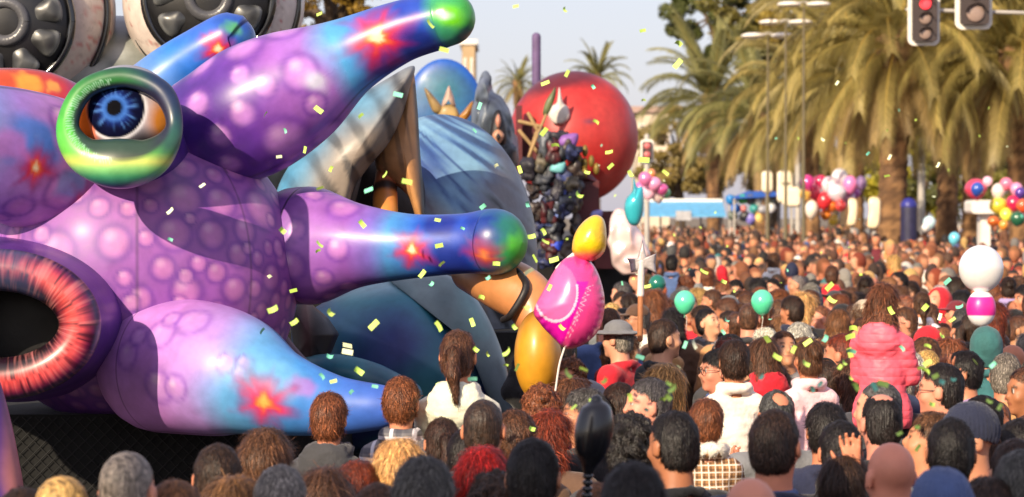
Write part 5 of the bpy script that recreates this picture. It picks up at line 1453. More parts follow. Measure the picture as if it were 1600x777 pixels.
def build_coat(kind, pose, h=.012):
    s = SDF((-.44, -.30, .52), (.44, .36, 2.0 if pose == 'raise' else 1.62), h)
    g = {'coat': .020, 'puffer': .030, 'suit': .014, 'hoodie': .020}[kind]
    torso(s, g); arms(s, pose, g, hands=False)
    s.ell((0, 0, .82), (.18 + g, .135 + g, .20), .06)
    if kind in ('coat', 'suit'):
        for a in np.linspace(0, 2 * math.pi, 14)[:-1]:                      # stand collar
            b = a + 2 * math.pi / 13
            r = .078 if kind == 'coat' else .072
            s.cap((r * math.cos(a), -.03 + r * math.sin(a), 1.462 - .02 * math.sin(a)), (r * math.cos(b), -.03 + r * math.sin(b), 1.462 - .02 * math.sin(b)), .022 if kind == 'coat' else .017, None, .02)
    if kind in ('hoodie', 'puffer'):
        s.ell((0, -.115, 1.425), (.125, .062, .085), .04); s.ell((0, -.07, 1.50), (.085, .06, .04), .02, sub=True)
        for a in np.linspace(R(150), R(390), 12):
            b = a + R(22)
            s.cap((.088 * math.cos(a), -.03 + .085 * math.sin(a), 1.47 - .02 * math.sin(a)), (.088 * math.cos(b), -.03 + .085 * math.sin(b), 1.47 - .02 * math.sin(b)), .026, None, .02)
    X, Y, Z = s.grid()
    if kind == 'puffer':
        s.f -= (.011 * (np.abs(np.sin(Z * math.pi / .085)) - .5)).astype(np.float32)
    wrinkle(s, .007)
    nk = np.sqrt(X ** 2 + (Y + .022) ** 2) - .058                          # neck opening
    s.f = np.maximum(s.f, np.where(Z > 1.40, -nk, -1)).astype(np.float32)
    s.f = np.maximum(s.f, (.60 - Z)).astype(np.float32)
    V, Fq = s.mesh()
    return make_mesh('coat_' + kind, V, Fq, None, True, M_shell if kind == 'puffer' else M_coat)
COAT = {}
for kind in ('coat', 'puffer', 'suit', 'hoodie'):
    COAT[kind, 'down'] = build_coat(kind, 'down')
for kind in ('coat', 'suit'):
    COAT[kind, 'raise'] = build_coat(kind, 'raise'); COAT[kind, 'hold'] = build_coat(kind, 'hold')
# children carried on shoulders: origin at the seat
RT = np.array((0, .0, .52)); RS = .78
def build_rider(h=.008):
    s = SDF((-.32, -.22, -.40), (.32, .42, .72), h)
    s.ell((0, -.01, .05), (.12, .10, .11), .04); s.ell((0, -.01, .18), (.112, .085, .15), .04); s.cap((-.10, -.02, .32), (.10, -.02, .32), .045, None, .04)
    s.cap((0, -.02, .32), (0, -.015, .47), .045, .042, .03)
    for q in (-1, 1):
        s.cap((q * .07, .02, .03), (q * .10, .22, .0), .066, .05, .03); s.cap((q * .10, .22, .0), (q * .09, .21, -.24), .046, .034, .02); s.cap((q * .09, .2, -.28), (q * .09, .30, -.29), .032, .026, .02)
        s.cap((q * .108, -.02, .32), (q * .128, .04, .17), .034, .03, .02); s.cap((q * .128, .04, .17), (q * .07, .20, .16), .029, .024, .02)
        hand(s, (q * .075, .215, .16), (-q * .5, .8, .1), q, sc=.7)
    s.frame(RT, np.eye(3), RS); head_prims(s)
    V, Fq = s.mesh()
    A = face_paint(V, RT, np.eye(3), RS)
    m = (V[:, 2] < .1) & (V[:, 1] < .32) & ~((V[:, 2] > .12)); A[m, :3] = lin((60, 74, 110)); A[m, 3] = 1
    return make_mesh('child_body', V, Fq, A, True, M_skin)
RIDER = build_rider()
def build_rider_coat(kind, h=.0085):
    s = SDF((-.34, -.27, -.14), (.34, .30, .56), h)
    g = {'coat': .016, 'puffer': .022, 'hoodie': .018}[kind]
    s.ell((0, -.01, .02), (.118 + g, .10 + g, .13), .04); s.ell((0, -.01, .18), (.105 + g, .086 + g, .16), .04); s.cap((-.085, -.02, .325), (.085, -.02, .325), .042 + g, None, .04)
    for q in (-1, 1):
        s.cap((q * .108, -.02, .32), (q * .128, .04, .17), .036 + g, .032 + g, .02); s.cap((q * .128, .04, .17), (q * .09, .18, .16), .031 + g, .026 + g, .02)
    n = 12
    for i in range(n):
        a, b = 2 * math.pi * i / n, 2 * math.pi * (i + 1) / n
        s.cap((.062 * math.cos(a), -.018 + .062 * math.sin(a), .405), (.062 * math.cos(b), -.018 + .062 * math.sin(b), .405), .022, None, .02)
    if kind in ('hoodie', 'puffer'):
        s.ell((0, -.095, .355), (.10, .045, .08), .05); s.ell((0, -.05, .45), (.062, .05, .04), .02, sub=True); s.ell((0, -.01, -.05), (.145, .115, .12), .06)
    X, Y, Z = s.grid()
    if kind == 'puffer': s.f -= (.006 * (np.abs(np.sin(Z * math.pi / .052)) - .5)).astype(np.float32)
    wrinkle(s, .0045, 30)
    nk = np.sqrt(X ** 2 + (Y + .018) ** 2) - .046
    s.f = np.maximum(s.f, np.where(Z > .34, -nk, -1)).astype(np.float32)
    s.f = np.maximum(s.f, (-.09 - Z)).astype(np.float32)
    V, Fq = s.mesh()
    return make_mesh('child_coat_' + kind, V, Fq, None, True, M_shell if kind == 'puffer' else M_coat)
RCOAT = {k: build_rider_coat(k) for k in ('coat', 'puffer', 'hoodie')}
# hair, in head coordinates
def strands(V, Fq, n, length, seed, flow=(0, 0, -1), up=.0, width=.0014, clump=0.35):
    rg = np.random.default_rng(seed)
    N = normals(V, Fq)
    i = rg.integers(0, len(V), n)
    p, nn = V[i], N[i]
    cr = np.array((0, -.05, .13))
    rad = p - cr
    fl_ = np.array(flow, float) + rad * np.array((3.0, 5.0, 0)) + rg.normal(size=(n, 3)) * clump
    fl_ -= nn * np.sum(fl_ * nn, 1)[:, None]; fl_ /= np.linalg.norm(fl_, axis=1)[:, None] + 1e-9
    L_ = length * rg.uniform(.5, 1.3, n)[:, None]
    sd = np.cross(fl_, nn); sd *= width
    lift = rg.uniform(.04, .34, n)[:, None] + up
    p0 = p - nn * .003; p1 = p + fl_ * L_ * .5 + nn * L_ * lift * .4; p2 = p + fl_ * L_ + nn * L_ * (lift * .35 - .08) + np.array([0, 0, -.1]) * L_
    W = np.stack([p0 - sd, p0 + sd, p1 + sd * .8, p1 - sd * .8, p2 + sd * .15, p2 - sd * .15], 1).reshape(-1, 3)
    b = np.arange(n)[:, None] * 6
    Q = np.concatenate([b + [0, 1, 2, 3], b + [3, 2, 4, 5]], 0)
    return W, Q
def hair_mesh(style, h=.0066, dark=True):
    lo, hi = (-.17, -.24, -.36), (.17, .15, .22)
    s = SDF(lo, hi, h)
    X, Y, Z = s.grid()
    long_ = style in ('long', 'longwavy', 'bob', 'curly', 'ponytail')
    grow = {'short': .007, 'buzz': .003, 'balding': .004, 'crown': .005, 'thick': .012, 'bob': .013, 'long': .009, 'longwavy': .012, 'curly': .020, 'ponytail': .006, 'bun': .006, 'hairy_child': .010}[style]
    s.ell((0, -.015, .040), (.074 + grow, .093 + grow, .089 + grow), .02)
    if style in ('short', 'thick', 'buzz', 'balding', 'crown', 'hairy_child'):
        s.ell((0, -.045, -.025), (.066 + grow * .6, .058 + grow * .5, .07), .03)
        low = -.070
    elif style == 'bob':
        s.ell((0, -.035, -.05), (.090, .072, .10), .03); low = -.12
    elif style in ('long', 'longwavy'):
        s.ell((0, -.055, -.07), (.092, .066, .13), .03); s.ell((0, -.075, -.17), (.098, .05, .14), .04); low = -.31
    elif style == 'curly':
        s.ell((0, -.03, -.04), (.098, .082, .09), .03); low = -.12
    elif style in ('ponytail', 'bun'):
        s.ell((0, -.045, -.03), (.072, .062, .06), .03); low = -.09
    hz = .05 + (.012 if style in ('short', 'buzz', 'balding', 'crown') else 0)
    hl = -.004 + (.055 - .004) * 0 + (.115) * np.clip((Z - hz + .02) / .06, 0, 1) ** 1.5
    if style in ('bob', 'long', 'longwavy', 'curly'): hl = hl + .03 * (Z < .05)
    cut = np.maximum(Y - hl, low + .25 * np.maximum(Y, 0) - Z)
    ear = np.sqrt(((np.abs(X) - .085) / .034) ** 2 + ((Y + .004) / .036) ** 2 + ((Z + .004) / .044) ** 2)
    if style not in ('bob', 'long', 'longwavy', 'curly'):
        cut = np.maximum(cut, (1 - ear) * .03)
    f = s.f
    if style == 'ponytail':
        s.f = np.maximum(f, cut).astype(np.float32)
        for a, b, ra, rb in (((0, -.105, .05), (0, -.15, .03), .024, .026), ((0, -.15, .03), (.005, -.18, -.06), .028, .033), ((.005, -.18, -.06), (.02, -.185, -.19), .032, .012)):
            s.cap(a, b, ra, rb, .015)
        cut = np.full_like(f, -1)
    if style == 'bun':
        s.f = np.maximum(f, cut).astype(np.float32); s.ell((0, -.105, .075), (.045, .04, .042), .012); cut = np.full_like(f, -1)
    if style == 'balding':
        e = np.sqrt((X / .055) ** 2 + ((Y + .03) / .07) ** 2 + ((Z - .135) / .045) ** 2) + .1 * vnoise(np.stack([X, Y, Z], -1) * 60, 4); cut = np.maximum(cut, (1 - e) * .05)
        cut = np.maximum(cut, np.where(Y > .02, .03 - .2 * (.1 - Y), -1))
    if style == 'crown':
        e = np.sqrt((X / .042) ** 2 + ((Y + .075) / .05) ** 2 + ((Z - .12) / .05) ** 2) + .1 * vnoise(np.stack([X, Y, Z], -1) * 60, 4); cut = np.maximum(cut, (1 - e) * .05)
    s.f = np.maximum(s.f, cut).astype(np.float32)
    Pn = np.stack([X, Y, Z], -1)
    am, fq = {'curly': (.016, (34, 34, 34)), 'longwavy': (.010, (42, 42, 16)), 'thick': (.005, (36, 36, 14)), 'buzz': (.001, (60, 60, 60))}.get(style, (.0042, (44, 44, 9)))
    s.f += (am * vnoise(Pn * fq, 7) + am * .6 * vnoise(Pn * np.array(fq) * 2.1, 8)).astype(np.float32)
    V, Fq = s.mesh()
    ln = {'short': .022, 'buzz': .010, 'balding': .018, 'crown': .02, 'thick': .036, 'bob': .07, 'long': .10, 'longwavy': .08, 'curly': .025, 'ponytail': .03, 'bun': .05, 'hairy_child': .045}[style]
    W, Q = strands(V, Fq, 6500 if style != 'buzz' else 1800, ln, 5, clump={'curly': .8, 'thick': .5, 'longwavy': .4}.get(style, .3), up={'curly': .12, 'short': .08, 'thick': .08}.get(style, 0))
    Q = Q + len(V)
    rgc = np.random.default_rng(9)
    tb = np.clip(.8 + .75 * vnoise(V * np.array(fq) * 1.5, 11), .3, 1.7)
    ts_ = np.repeat(rgc.choice([.45, .75, 1.1, 1.7, 2.6], len(W) // 6, p=[.24, .28, .22, .17, .09]), 6)
    tt = np.r_[tb, ts_]
    return make_mesh('hair_' + style, np.vstack([V, W]), np.vstack([Fq, Q]), np.stack([tt, tt * .97, tt * .93], 1), True, M_hair)
HAIR = {k: hair_mesh(k) for k in ('short', 'buzz', 'balding', 'crown', 'thick', 'bob', 'long', 'longwavy', 'curly', 'ponytail', 'bun', 'hairy_child')}
# headwear
def hat_mesh(kind):
    s = SDF((-.2, -.22, -.12), (.2, .24, .24), .0065)
    X, Y, Z = s.grid()
    if kind == 'beanie':
        s.ell((0, -.015, .048), (.092, .112, .108), .02); cut = .015 + .25 * (Y + .02) - Z
        s.f = np.maximum(s.f, cut).astype(np.float32)
        s.f -= (.003 * np.sin(np.arctan2(Y, X) * 34)).astype(np.float32)
    elif kind == 'cap':
        s.ell((0, -.012, .05), (.088, .106, .088), .02); s.f = np.maximum(s.f, .035 - Z).astype(np.float32)
        s.ell((0, .125, .042), (.072, .07, .010), .01)
    elif kind == 'hood':
        s.ell((0, -.03, .03), (.108, .122, .125), .03); s.ell((0, -.03, -.06), (.105, .09, .09), .04)
        s.f = np.maximum(s.f, np.where(np.sqrt((X / .075) ** 2 + ((Z - .0) / .11) ** 2) < 1, Y - .03, Y - .075)).astype(np.float32)
    elif kind == 'brim':
        s.ell((0, -.01, .07), (.088, .1, .075), .02); s.f = np.maximum(s.f, .045 - Z).astype(np.float32)
        s.ell((0, 0, .055), (.17, .18, .016), .015)
    s.f += (.003 * vnoise(np.stack([X, Y, Z], -1) * 30, 3)).astype(np.float32)
    V, Fq = s.mesh()
    return make_mesh('hat_' + kind, V, Fq, None, True, M_coat)
HAT = {k: hat_mesh(k) for k in ('beanie', 'cap', 'hood', 'brim')}
mb = MB()
for q in (-1, 1):
    mb.tube([(q * .034 + .024 * math.cos(a), .104, .010 + .018 * math.sin(a)) for a in np.linspace(0, 2 * math.pi, 17)], .0022, m=6, cap=False)
    mb.tube([(q * .058, .104, .014), (q * .079, .07, .016), (q * .084, -.005, .014)], .002, m=6)
mb.tube([(-.01, .108, .014), (.01, .108, .014)], .002, m=6)
ME_GLASS = mb.mesh('spectacles', mat_plain('spectacle_frame', (24, 22, 22), rough=.3, bump=0))
V, Fq, U, A = sweep([(.093 * math.cos(a), -.012 + .11 * math.sin(a) - .03, .075 + .04 * math.sin(a) * 0 + .02 * math.cos(a) * 0, .008) for a in np.linspace(R(-30), R(210), 25)], m=8, dense=False)
ME_BAND = make_mesh('hair_band', np.asarray([(.096 * math.cos(a) * (1 if True else 0), 0.0, 0) for a in [0]]), [[0]], None) if False else None
def arch():
    rows = [(.092 * math.cos(a), -.01, .035 + .112 * math.sin(a), .007) for a in np.linspace(R(5), R(175), 24)]
    return make_mesh('hair_band', *sweep(rows, m=8, dense=False)[:2], None, True, M_coat)
ME_BAND = arch()
def scarf():
    rows = [(.095 * math.cos(a), -.03 + .09 * math.sin(a), -.155 + .012 * math.sin(3 * a), .032) for a in np.linspace(0, 2 * math.pi, 33)]
    V, Fq, U, A = sweep(rows, n=70, m=16, cap0=False, cap1=False)
    V = V + .008 * vnoise(V * 35, 3)[:, None]
    return make_mesh('scarf', V, Fq, None, True, M_coat)
ME_SCARF = scarf()
M_shirt = mat_object('shirt_collar', rough=.8, var=.06)
def collar():
    rows = [(.066 * math.cos(a), -.028 + .066 * math.sin(a), -.135 + .0 * math.sin(a), .014) for a in np.linspace(0, 2 * math.pi, 25)]
    return make_mesh('shirt_collar', *sweep(rows, m=10, dense=False, cap0=False, cap1=False)[:2], None, True, M_shirt)
ME_COLLAR = collar()
def fur():
    rows = [(.085 * math.cos(a), -.03 + .082 * math.sin(a), -.150 - .02 * math.sin(a), .036) for a in np.linspace(0, 2 * math.pi, 33)]
    V, Fq, U, A = sweep(rows, n=80, m=18, cap0=False, cap1=False)
    V = V + .010 * vnoise(V * 45, 3)[:, None]
    W, Q = strands(V, Fq, 1800, .022, 4, clump=1.2, up=.3)
    return make_mesh('fur_collar', np.vstack([V, W]), np.vstack([Fq, Q + len(V)]), None, True, M_coat)
ME_FUR = fur()

SKIN = {'fair': (212, 154, 122), 'pink': (212, 140, 114), 'warm': (198, 130, 96), 'tan': (162, 102, 72), 'olive': (186, 132, 98)}
HC = {'black': (30, 25, 24), 'dark brown': (54, 38, 29), 'brown': (88, 58, 40), 'chestnut': (116, 68, 42), 'light brown': (128, 88, 56), 'blonde': (196, 156, 96), 'grey': (122, 116, 110), 'dark grey': (74, 72, 72), 'red': (150, 24, 22), 'auburn': (120, 50, 28), 'white': (200, 194, 186)}
CC = {'black': (24, 24, 27), 'navy': (30, 36, 62), 'charcoal': (54, 54, 58), 'grey': (116, 116, 118), 'brown': (92, 66, 48), 'tan': (178, 132, 84), 'beige': (204, 184, 154), 'cream': (232, 222, 206), 'white': (236, 232, 228), 'red': (204, 26, 44), 'pink': (240, 96, 118), 'pale pink': (236, 196, 196), 'denim blue': (74, 94, 140), 'olive green': (86, 88, 62), 'maroon': (104, 28, 40), 'teal': (52, 104, 106), 'orange': (216, 104, 44), 'lilac': (160, 140, 190)}
HS = {'short': 'short {} hair', 'buzz': 'cropped {} hair', 'balding': 'thinning {} hair', 'crown': 'a bald patch in {} hair', 'thick': 'thick tousled {} hair', 'bob': '{} bobbed hair', 'long': 'long straight {} hair', 'longwavy': 'long wavy {} hair', 'curly': 'curly {} hair', 'ponytail': 'a {} ponytail', 'bun': 'a {} bun', 'hairy_child': 'floppy {} hair', 'bald': 'a bald head'}
CN = {'coat': 'coat', 'puffer': 'quilted jacket', 'suit': 'jacket', 'hoodie': 'hooded top'}
GRP = 'people in the street crowd'
def jit(c, a=.12):
    c = np.array(lin(c)); return tuple(np.clip(c * (1 + random.uniform(-a, a)) * np.array([1 + random.uniform(-.05, .05) for _ in range(3)]), 0, 1))
PEOPLE_XY = []
def person(x, y, h, yaw, hair, hc, skin, coat, cc, label, body='plain', hat=None, hatc=None, extra=(), coatmat=None, group=GRP):
    sc = h / 1.75
    t = thing('person', label, 'person', (x, y, 0), group, yaw, sc)
    me, ht, hr = BODY[body]
    put('body', me, t, color=jit(SKIN[skin], .08))
    pose = {'hold': 'hold', 'raise': 'raise'}.get(body, 'down')
    ck = coat if (coat, pose) in COAT else 'coat'
    co = put('coat', COAT[ck, pose], t, color=jit(CC[cc], .1))
    if coatmat: co.material_slots[0].link = 'OBJECT'; co.material_slots[0].material = coatmat
    def on_head(name, me, c):
        o = put(name, me, t, tuple(ht), hr, HK, c); return o
    if hair != 'bald' and hat not in ('beanie', 'hood'): on_head('hair', HAIR[hair], jit(HC[hc], .2))
    elif hat == 'beanie' and hair in ('bob', 'long', 'longwavy'): on_head('hair', HAIR[hair], jit(HC[hc], .2))
    if hat: on_head('hat', HAT[hat], jit(CC[hatc], .1))
    for e in extra:
        nm, c = (e if isinstance(e, tuple) else (e, 'black'))
        me_ = {'glasses': ME_GLASS, 'band': ME_BAND, 'scarf': ME_SCARF, 'shirt': ME_COLLAR, 'fur': ME_FUR}[nm]
        o = put({'glasses': 'spectacles', 'band': 'hair_band', 'scarf': 'scarf', 'shirt': 'shirt_collar', 'fur': 'fur_collar'}[nm], me_, t, tuple(ht), hr if nm in ('glasses', 'band') else None, HK if nm in ('glasses', 'band') else None, jit(CC[c], .05))
    PEOPLE_XY.append((x, y))
    return t
def at_top(px, ytop, h):
    """where someone h tall stands whose head top shows at that height in the picture"""
    d = (CH - h) * F / (ytop - Y0)
    p = P(px, ytop, d)
    return p.x, p.y
def man(px, ytop, h, *a, **k):
    x, y = at_top(px, ytop, h)
    return person(x, y, h, *a, **k)
def rider(px, ytop, d, yaw, hair, hc, skin, coat, cc, label, sc=1.0, coatmat=None, extra=(), carrier=None):
    p = P(px, ytop, d)
    z = p.z - .63 * sc
    t = thing('person', label, 'person', (p.x, p.y, z), 'children lifted above the crowd', yaw, sc)
    put('body', RIDER, t, color=jit(SKIN[skin], .06))
    co = put('coat', RCOAT[coat], t, color=jit(CC[cc], .06))
    if coatmat: co.material_slots[0].link = 'OBJECT'; co.material_slots[0].material = coatmat
    put('hair', HAIR[hair], t, tuple(RT), None, RS, jit(HC[hc], .15))
    for nm, c in extra:
        me_ = {'band': ME_BAND, 'scarf': ME_SCARF, 'fur': ME_FUR, 'shirt': ME_COLLAR}[nm]
        put({'band': 'hair_band', 'scarf': 'scarf', 'fur': 'fur_collar', 'shirt': 'shirt_collar'}[nm], me_, t, tuple(RT + np.array((0, 0, .0))), None, RS, jit(CC[c], .04))
    if carrier:
        c = Matrix.Rotation(yaw, 3, 'Z') @ Vector((0, .13, 0))
        person(p.x + c.x, p.y + c.y, max(1.5, min(1.82, (z + .30))), yaw, carrier[0], carrier[1], carrier[2], carrier[3], carrier[4], carrier[5], body=carrier[6] if len(carrier) > 6 else 'hold')
    return t
Lf, Rt, Cm = R(90), R(-90), R(180)      # facing picture left, right, the camera
# ---- named by their place in the photograph: riders
rider(515, 612, 11.6, R(-12), 'hairy_child', 'chestnut', 'warm', 'hoodie', 'charcoal', 'boy with chestnut hair in dark grey hooded parka lifted in front of blue arm', 1.04, None, [('scarf', 'charcoal')], ('short', 'dark brown', 'warm', 'coat', 'charcoal', 'adult hidden behind the boy in the dark grey parka'))
rider(628, 588, 11.9, R(-14), 'thick', 'chestnut', 'warm', 'coat', 'grey', 'child with brown hair in grey plaid jacket beside the boy in the parka', 1.06, M_plaidg, [('shirt', 'white')], ('thick', 'brown', 'warm', 'coat', 'black', 'adult hidden behind the child in grey plaid'))
rider(716, 513, 12.0, R(-8), 'ponytail', 'brown', 'warm', 'hoodie', 'cream', 'girl with brown ponytail in white hooded coat raised on shoulders', 1.12, None, [], ('short', 'black', 'warm', 'coat', 'black', 'adult carrying the girl in the white coat'))
rider(1103, 622, 11.3, R(8), 'hairy_child', 'chestnut', 'fair', 'coat', 'tan', 'toddler in brown plaid jacket with white fleece collar', .92, M_plaidb, [('fur', 'cream')], None)
rider(1146, 530, 13.4, R(10), 'hairy_child', 'dark brown', 'warm', 'coat', 'cream', 'child in cream jumper held up left of the red hooded child', 1.0, None, [], ('short', 'dark brown', 'warm', 'coat', 'grey', 'adult behind the child in the cream jumper'))
rider(1380, 442, 12.7, R(-24), 'longwavy', 'chestnut', 'warm', 'hoodie', 'pink', 'girl with chestnut hair in bright pink quilted jacket riding high', .88, M_quilt, [], ('short', 'grey', 'warm', 'coat', 'charcoal', 'adult beneath the girl in the pink jacket'))
rider(1193, 526, 14.6, R(30), 'long', 'brown', 'warm', 'hoodie', 'red', 'child in red hooded top right of the cream jumper', .9, None, [], None)
rider(1262, 528, 14.4, R(22), 'bun', 'brown', 'warm', 'coat', 'pale pink', 'small girl in pale pink coat right of the red hooded child', 1.0, None, [], None)
# ---- bottom left
man(100, 738, 1.72, R(-20), 'buzz', 'blonde', 'pink', 'coat', 'brown', 'balding fair haired head at the bottom left corner, second from edge')
man(201, 700, 1.78, R(-15), 'buzz', 'grey', 'pink', 'suit', 'charcoal', 'man with closely cropped grey hair against the black skirt')
man(275, 750, 1.68, R(-10), 'thick', 'light brown', 'warm', 'coat', 'beige', 'light brown tousled head at the bottom edge right of the cropped grey man')
man(340, 690, 1.70, R(-35), 'short', 'dark brown', 'warm', 'hoodie', 'black', 'dark haired person in black hooded top below the lilac arm', 'left')
man(415, 668, 1.70, R(-8), 'bob', 'brown', 'warm', 'coat', 'charcoal', 'brown bobbed head just left of the boy in the parka')
man(362, 742, 1.66, R(10), 'long', 'light brown', 'warm', 'coat', 'brown', 'light brown long hair at the bottom edge under the dark haired person')
man(440, 724, 1.70, R(-12), 'short', 'grey', 'pink', 'coat', 'charcoal', 'grey haired man at the bottom edge under the boy in the parka')
man(506, 728, 1.64, R(20), 'long', 'brown', 'warm', 'coat', 'brown', 'long brown hair at the bottom edge between grey and blonde heads')
man(38, 762, 1.66, R(-5), 'thick', 'dark brown', 'warm', 'coat', 'black', 'dark tousled head lowest in the bottom left corner')
man(560, 716, 1.62, R(-20), 'ponytail', 'auburn', 'warm', 'coat', 'navy', 'auburn ponytail left of the blonde woman')
man(625, 685, 1.68, R(6), 'bob', 'blonde', 'fair', 'coat', 'beige', 'blonde woman with bobbed hair under the plaid child')
man(662, 712, 1.77, R(-4), 'thick', 'dark grey', 'warm', 'coat', 'charcoal', 'large dark grey head in front of the blonde woman')
man(756, 620, 1.76, R(-10), 'buzz', 'dark brown', 'warm', 'coat', 'black', 'man with cropped dark hair right of the white coated girl')
man(730, 667, 1.62, R(-12), 'short', 'black', 'warm', 'coat', 'black', 'black haired head under the white coated girl')
man(755, 697, 1.66, R(-16), 'bob', 'red', 'pink', 'coat', 'maroon', 'woman with bright red dyed hair')
man(833, 682, 1.76, R(-6), 'short', 'black', 'warm', 'coat', 'black', 'big black haired head left of the black balloon')
man(806, 640, 1.68, R(-26), 'thick', 'brown', 'warm', 'coat', 'brown', 'brown tousled head behind the big black haired one')
man(690, 650, 1.6, R(10), 'ponytail', 'dark brown', 'warm', 'coat', 'navy', 'dark ponytail peeping between blonde and white coat')
man(775, 738, 1.6, R(14), 'curly', 'dark brown', 'tan', 'coat', 'black', 'dark curls at the bottom edge under the red hair')
man(590, 752, 1.66, R(0), 'short', 'brown', 'warm', 'coat', 'charcoal', 'brown head at the very bottom edge below the blonde woman')
# ---- middle bottom
man(848, 602, 1.66, R(-20), 'curly', 'chestnut', 'warm', 'coat', 'maroon', 'chestnut curls under the gold claw')
man(892, 588, 1.66, R(-10), 'longwavy', 'brown', 'warm', 'coat', 'brown', 'long brown wavy hair below the pink balloon')
man(862, 640, 1.62, R(-30), 'longwavy', 'auburn', 'warm', 'coat', 'brown', 'auburn wavy hair left of the black balloon')
man(908, 606, 1.68, R(50), 'thick', 'dark grey', 'warm', 'coat', 'black', 'dark grey tousled head turned left behind the black balloon', 'left')
man(1008, 588, 1.75, R(62), 'short', 'dark grey', 'pink', 'coat', 'black', 'grey templed man in profile to the left right of the black balloon', 'left')
man(966, 596, 1.70, R(20), 'short', 'dark brown', 'warm', 'coat', 'charcoal', 'dark brown head between pink balloon and man in profile')
man(986, 647, 1.70, R(10), 'curly', 'black', 'tan', 'coat', 'charcoal', 'black curly head right of the black balloon')
man(1050, 640, 1.76, R(35), 'short', 'black', 'tan', 'suit', 'black', 'black haired man left of the toddler in plaid')
man(990, 722, 1.78, R(-2), 'thick', 'black', 'warm', 'coat', 'black', 'large blurred black head at the bottom edge under the black balloon')
man(930, 752, 1.6, R(25), 'short', 'light brown', 'fair', 'coat', 'grey', 'light brown head at the bottom edge behind the bead tail')
man(1212, 637, 1.80, R(-22), 'short', 'dark brown', 'warm', 'suit', 'navy', 'tall man in navy jacket and blue shirt collar', extra=(('shirt', 'denim blue'),))
man(1172, 738, 1.74, R(10), 'bald', 'black', 'pink', 'coat', 'navy', 'blurred bald head at the bottom edge left of the navy jacket')
man(1288, 562, 1.66, R(24), 'short', 'dark brown', 'warm', 'hoodie', 'grey', 'short dark haired head in grey top below the pale pink coat', extra=(('band', 'black'),))
man(1376, 610, 1.76, R(14), 'balding', 'black', 'pink', 'coat', 'black', 'balding man with black side hair behind the bald head')
man(1312, 655, 1.70, R(6), 'short', 'black', 'warm', 'coat', 'black', 'black haired head between navy jacket and bald man')
man(1290, 628, 1.68, R(4), 'thick', 'black', 'warm', 'coat', 'navy', 'blue black head above right shoulder of the navy jacket')
man(1322, 708, 1.62, R(-30), 'bob', 'dark brown', 'warm', 'coat', 'tan', 'dark bob at the bottom right of the navy jacket', extra=(('scarf', 'orange'),))
man(1391, 684, 1.74, R(16), 'bald', 'black', 'pink', 'coat', 'navy', 'bald man in navy coat with shiny pink head')
person(P(1243, 0, 9.6).x, 9.6, 1.5, R(2), 'short', 'dark brown', 'warm', 'coat', 'charcoal', 'open hand raised left of the bald man, its owner hidden below', 'raise')
man(1440, 640, 1.70, R(58), 'thick', 'brown', 'warm', 'coat', 'grey', 'brown haired man with face lifted to the left above bald man', 'up')
man(1486, 650, 1.76, R(-6), 'short', 'black', 'tan', 'suit', 'brown', 'black haired man in brown grey jacket right of the bald man')
man(1552, 668, 1.66, R(-8), 'bob', 'brown', 'warm', 'coat', 'olive green', 'brown bob in olive coat at lower right')
man(1590, 652, 1.70, R(8), 'short', 'black', 'warm', 'coat', 'black', 'black head at the right edge above the lowest row')
man(1594, 700, 1.74, R(0), 'short', 'dark grey', 'warm', 'coat', 'charcoal', 'dark grey head cut by the right edge near the bottom')
man(1472, 736, 1.74, R(-8), 'short', 'grey', 'pink', 'coat', 'charcoal', 'blue grey knitted beanie at the bottom edge', hat='beanie', hatc='denim blue')
man(1540, 745, 1.66, R(10), 'thick', 'dark brown', 'warm', 'coat', 'navy', 'dark tousled head at the bottom edge right of the beanie')
man(1468, 566, 1.78, R(72), 'short', 'black', 'pink', 'suit', 'navy', 'black haired man in glasses and white shirt collar looking left', extra=('glasses', ('shirt', 'white')))
man(1572, 550, 1.74, R(-14), 'short', 'grey', 'warm', 'coat', 'tan', 'grey haired man in tan coat at the right')
man(1504, 548, 1.70, R(80), 'thick', 'black', 'warm', 'coat', 'lilac', 'black haired person in profile to the left beneath the white balloon')
man(1528, 616, 1.66, R(58), 'short', 'black', 'warm', 'coat', 'tan', 'black haired man in tan coat right of the man in glasses', 'left')
man(1404, 566, 1.72, R(0), 'short', 'grey', 'warm', 'hoodie', 'grey', 'grey head directly under the pink quilted jacket')
man(1540, 512, 1.74, R(0), 'short', 'dark brown', 'warm', 'coat', 'teal', 'person in teal hood under the white and magenta balloon', hat='hood', hatc='teal')
man(1040, 497, 1.80, R(-70), 'short', 'dark brown', 'fair', 'coat', 'black', 'dark haired man in profile to the right below the green balloon')
man(1170, 472, 1.78, R(-10), 'buzz', 'brown', 'pink', 'coat', 'charcoal', 'man with cropped brown hair in front of the right green balloon')
man(964, 500, 1.76, R(60), 'short', 'grey', 'fair', 'coat', 'red', 'person in red cape and silver brimmed hat right of the pink balloon', hat='brim', hatc='grey')
man(1210, 606, 1.70, R(14), 'crown', 'dark grey', 'warm', 'coat', 'grey', 'head with bald patch below the red hooded child', 'hold')
man(1330, 560, 1.68, R(30), 'longwavy', 'brown', 'warm', 'coat', 'charcoal', 'brown wavy hair left of the pink quilted jacket')

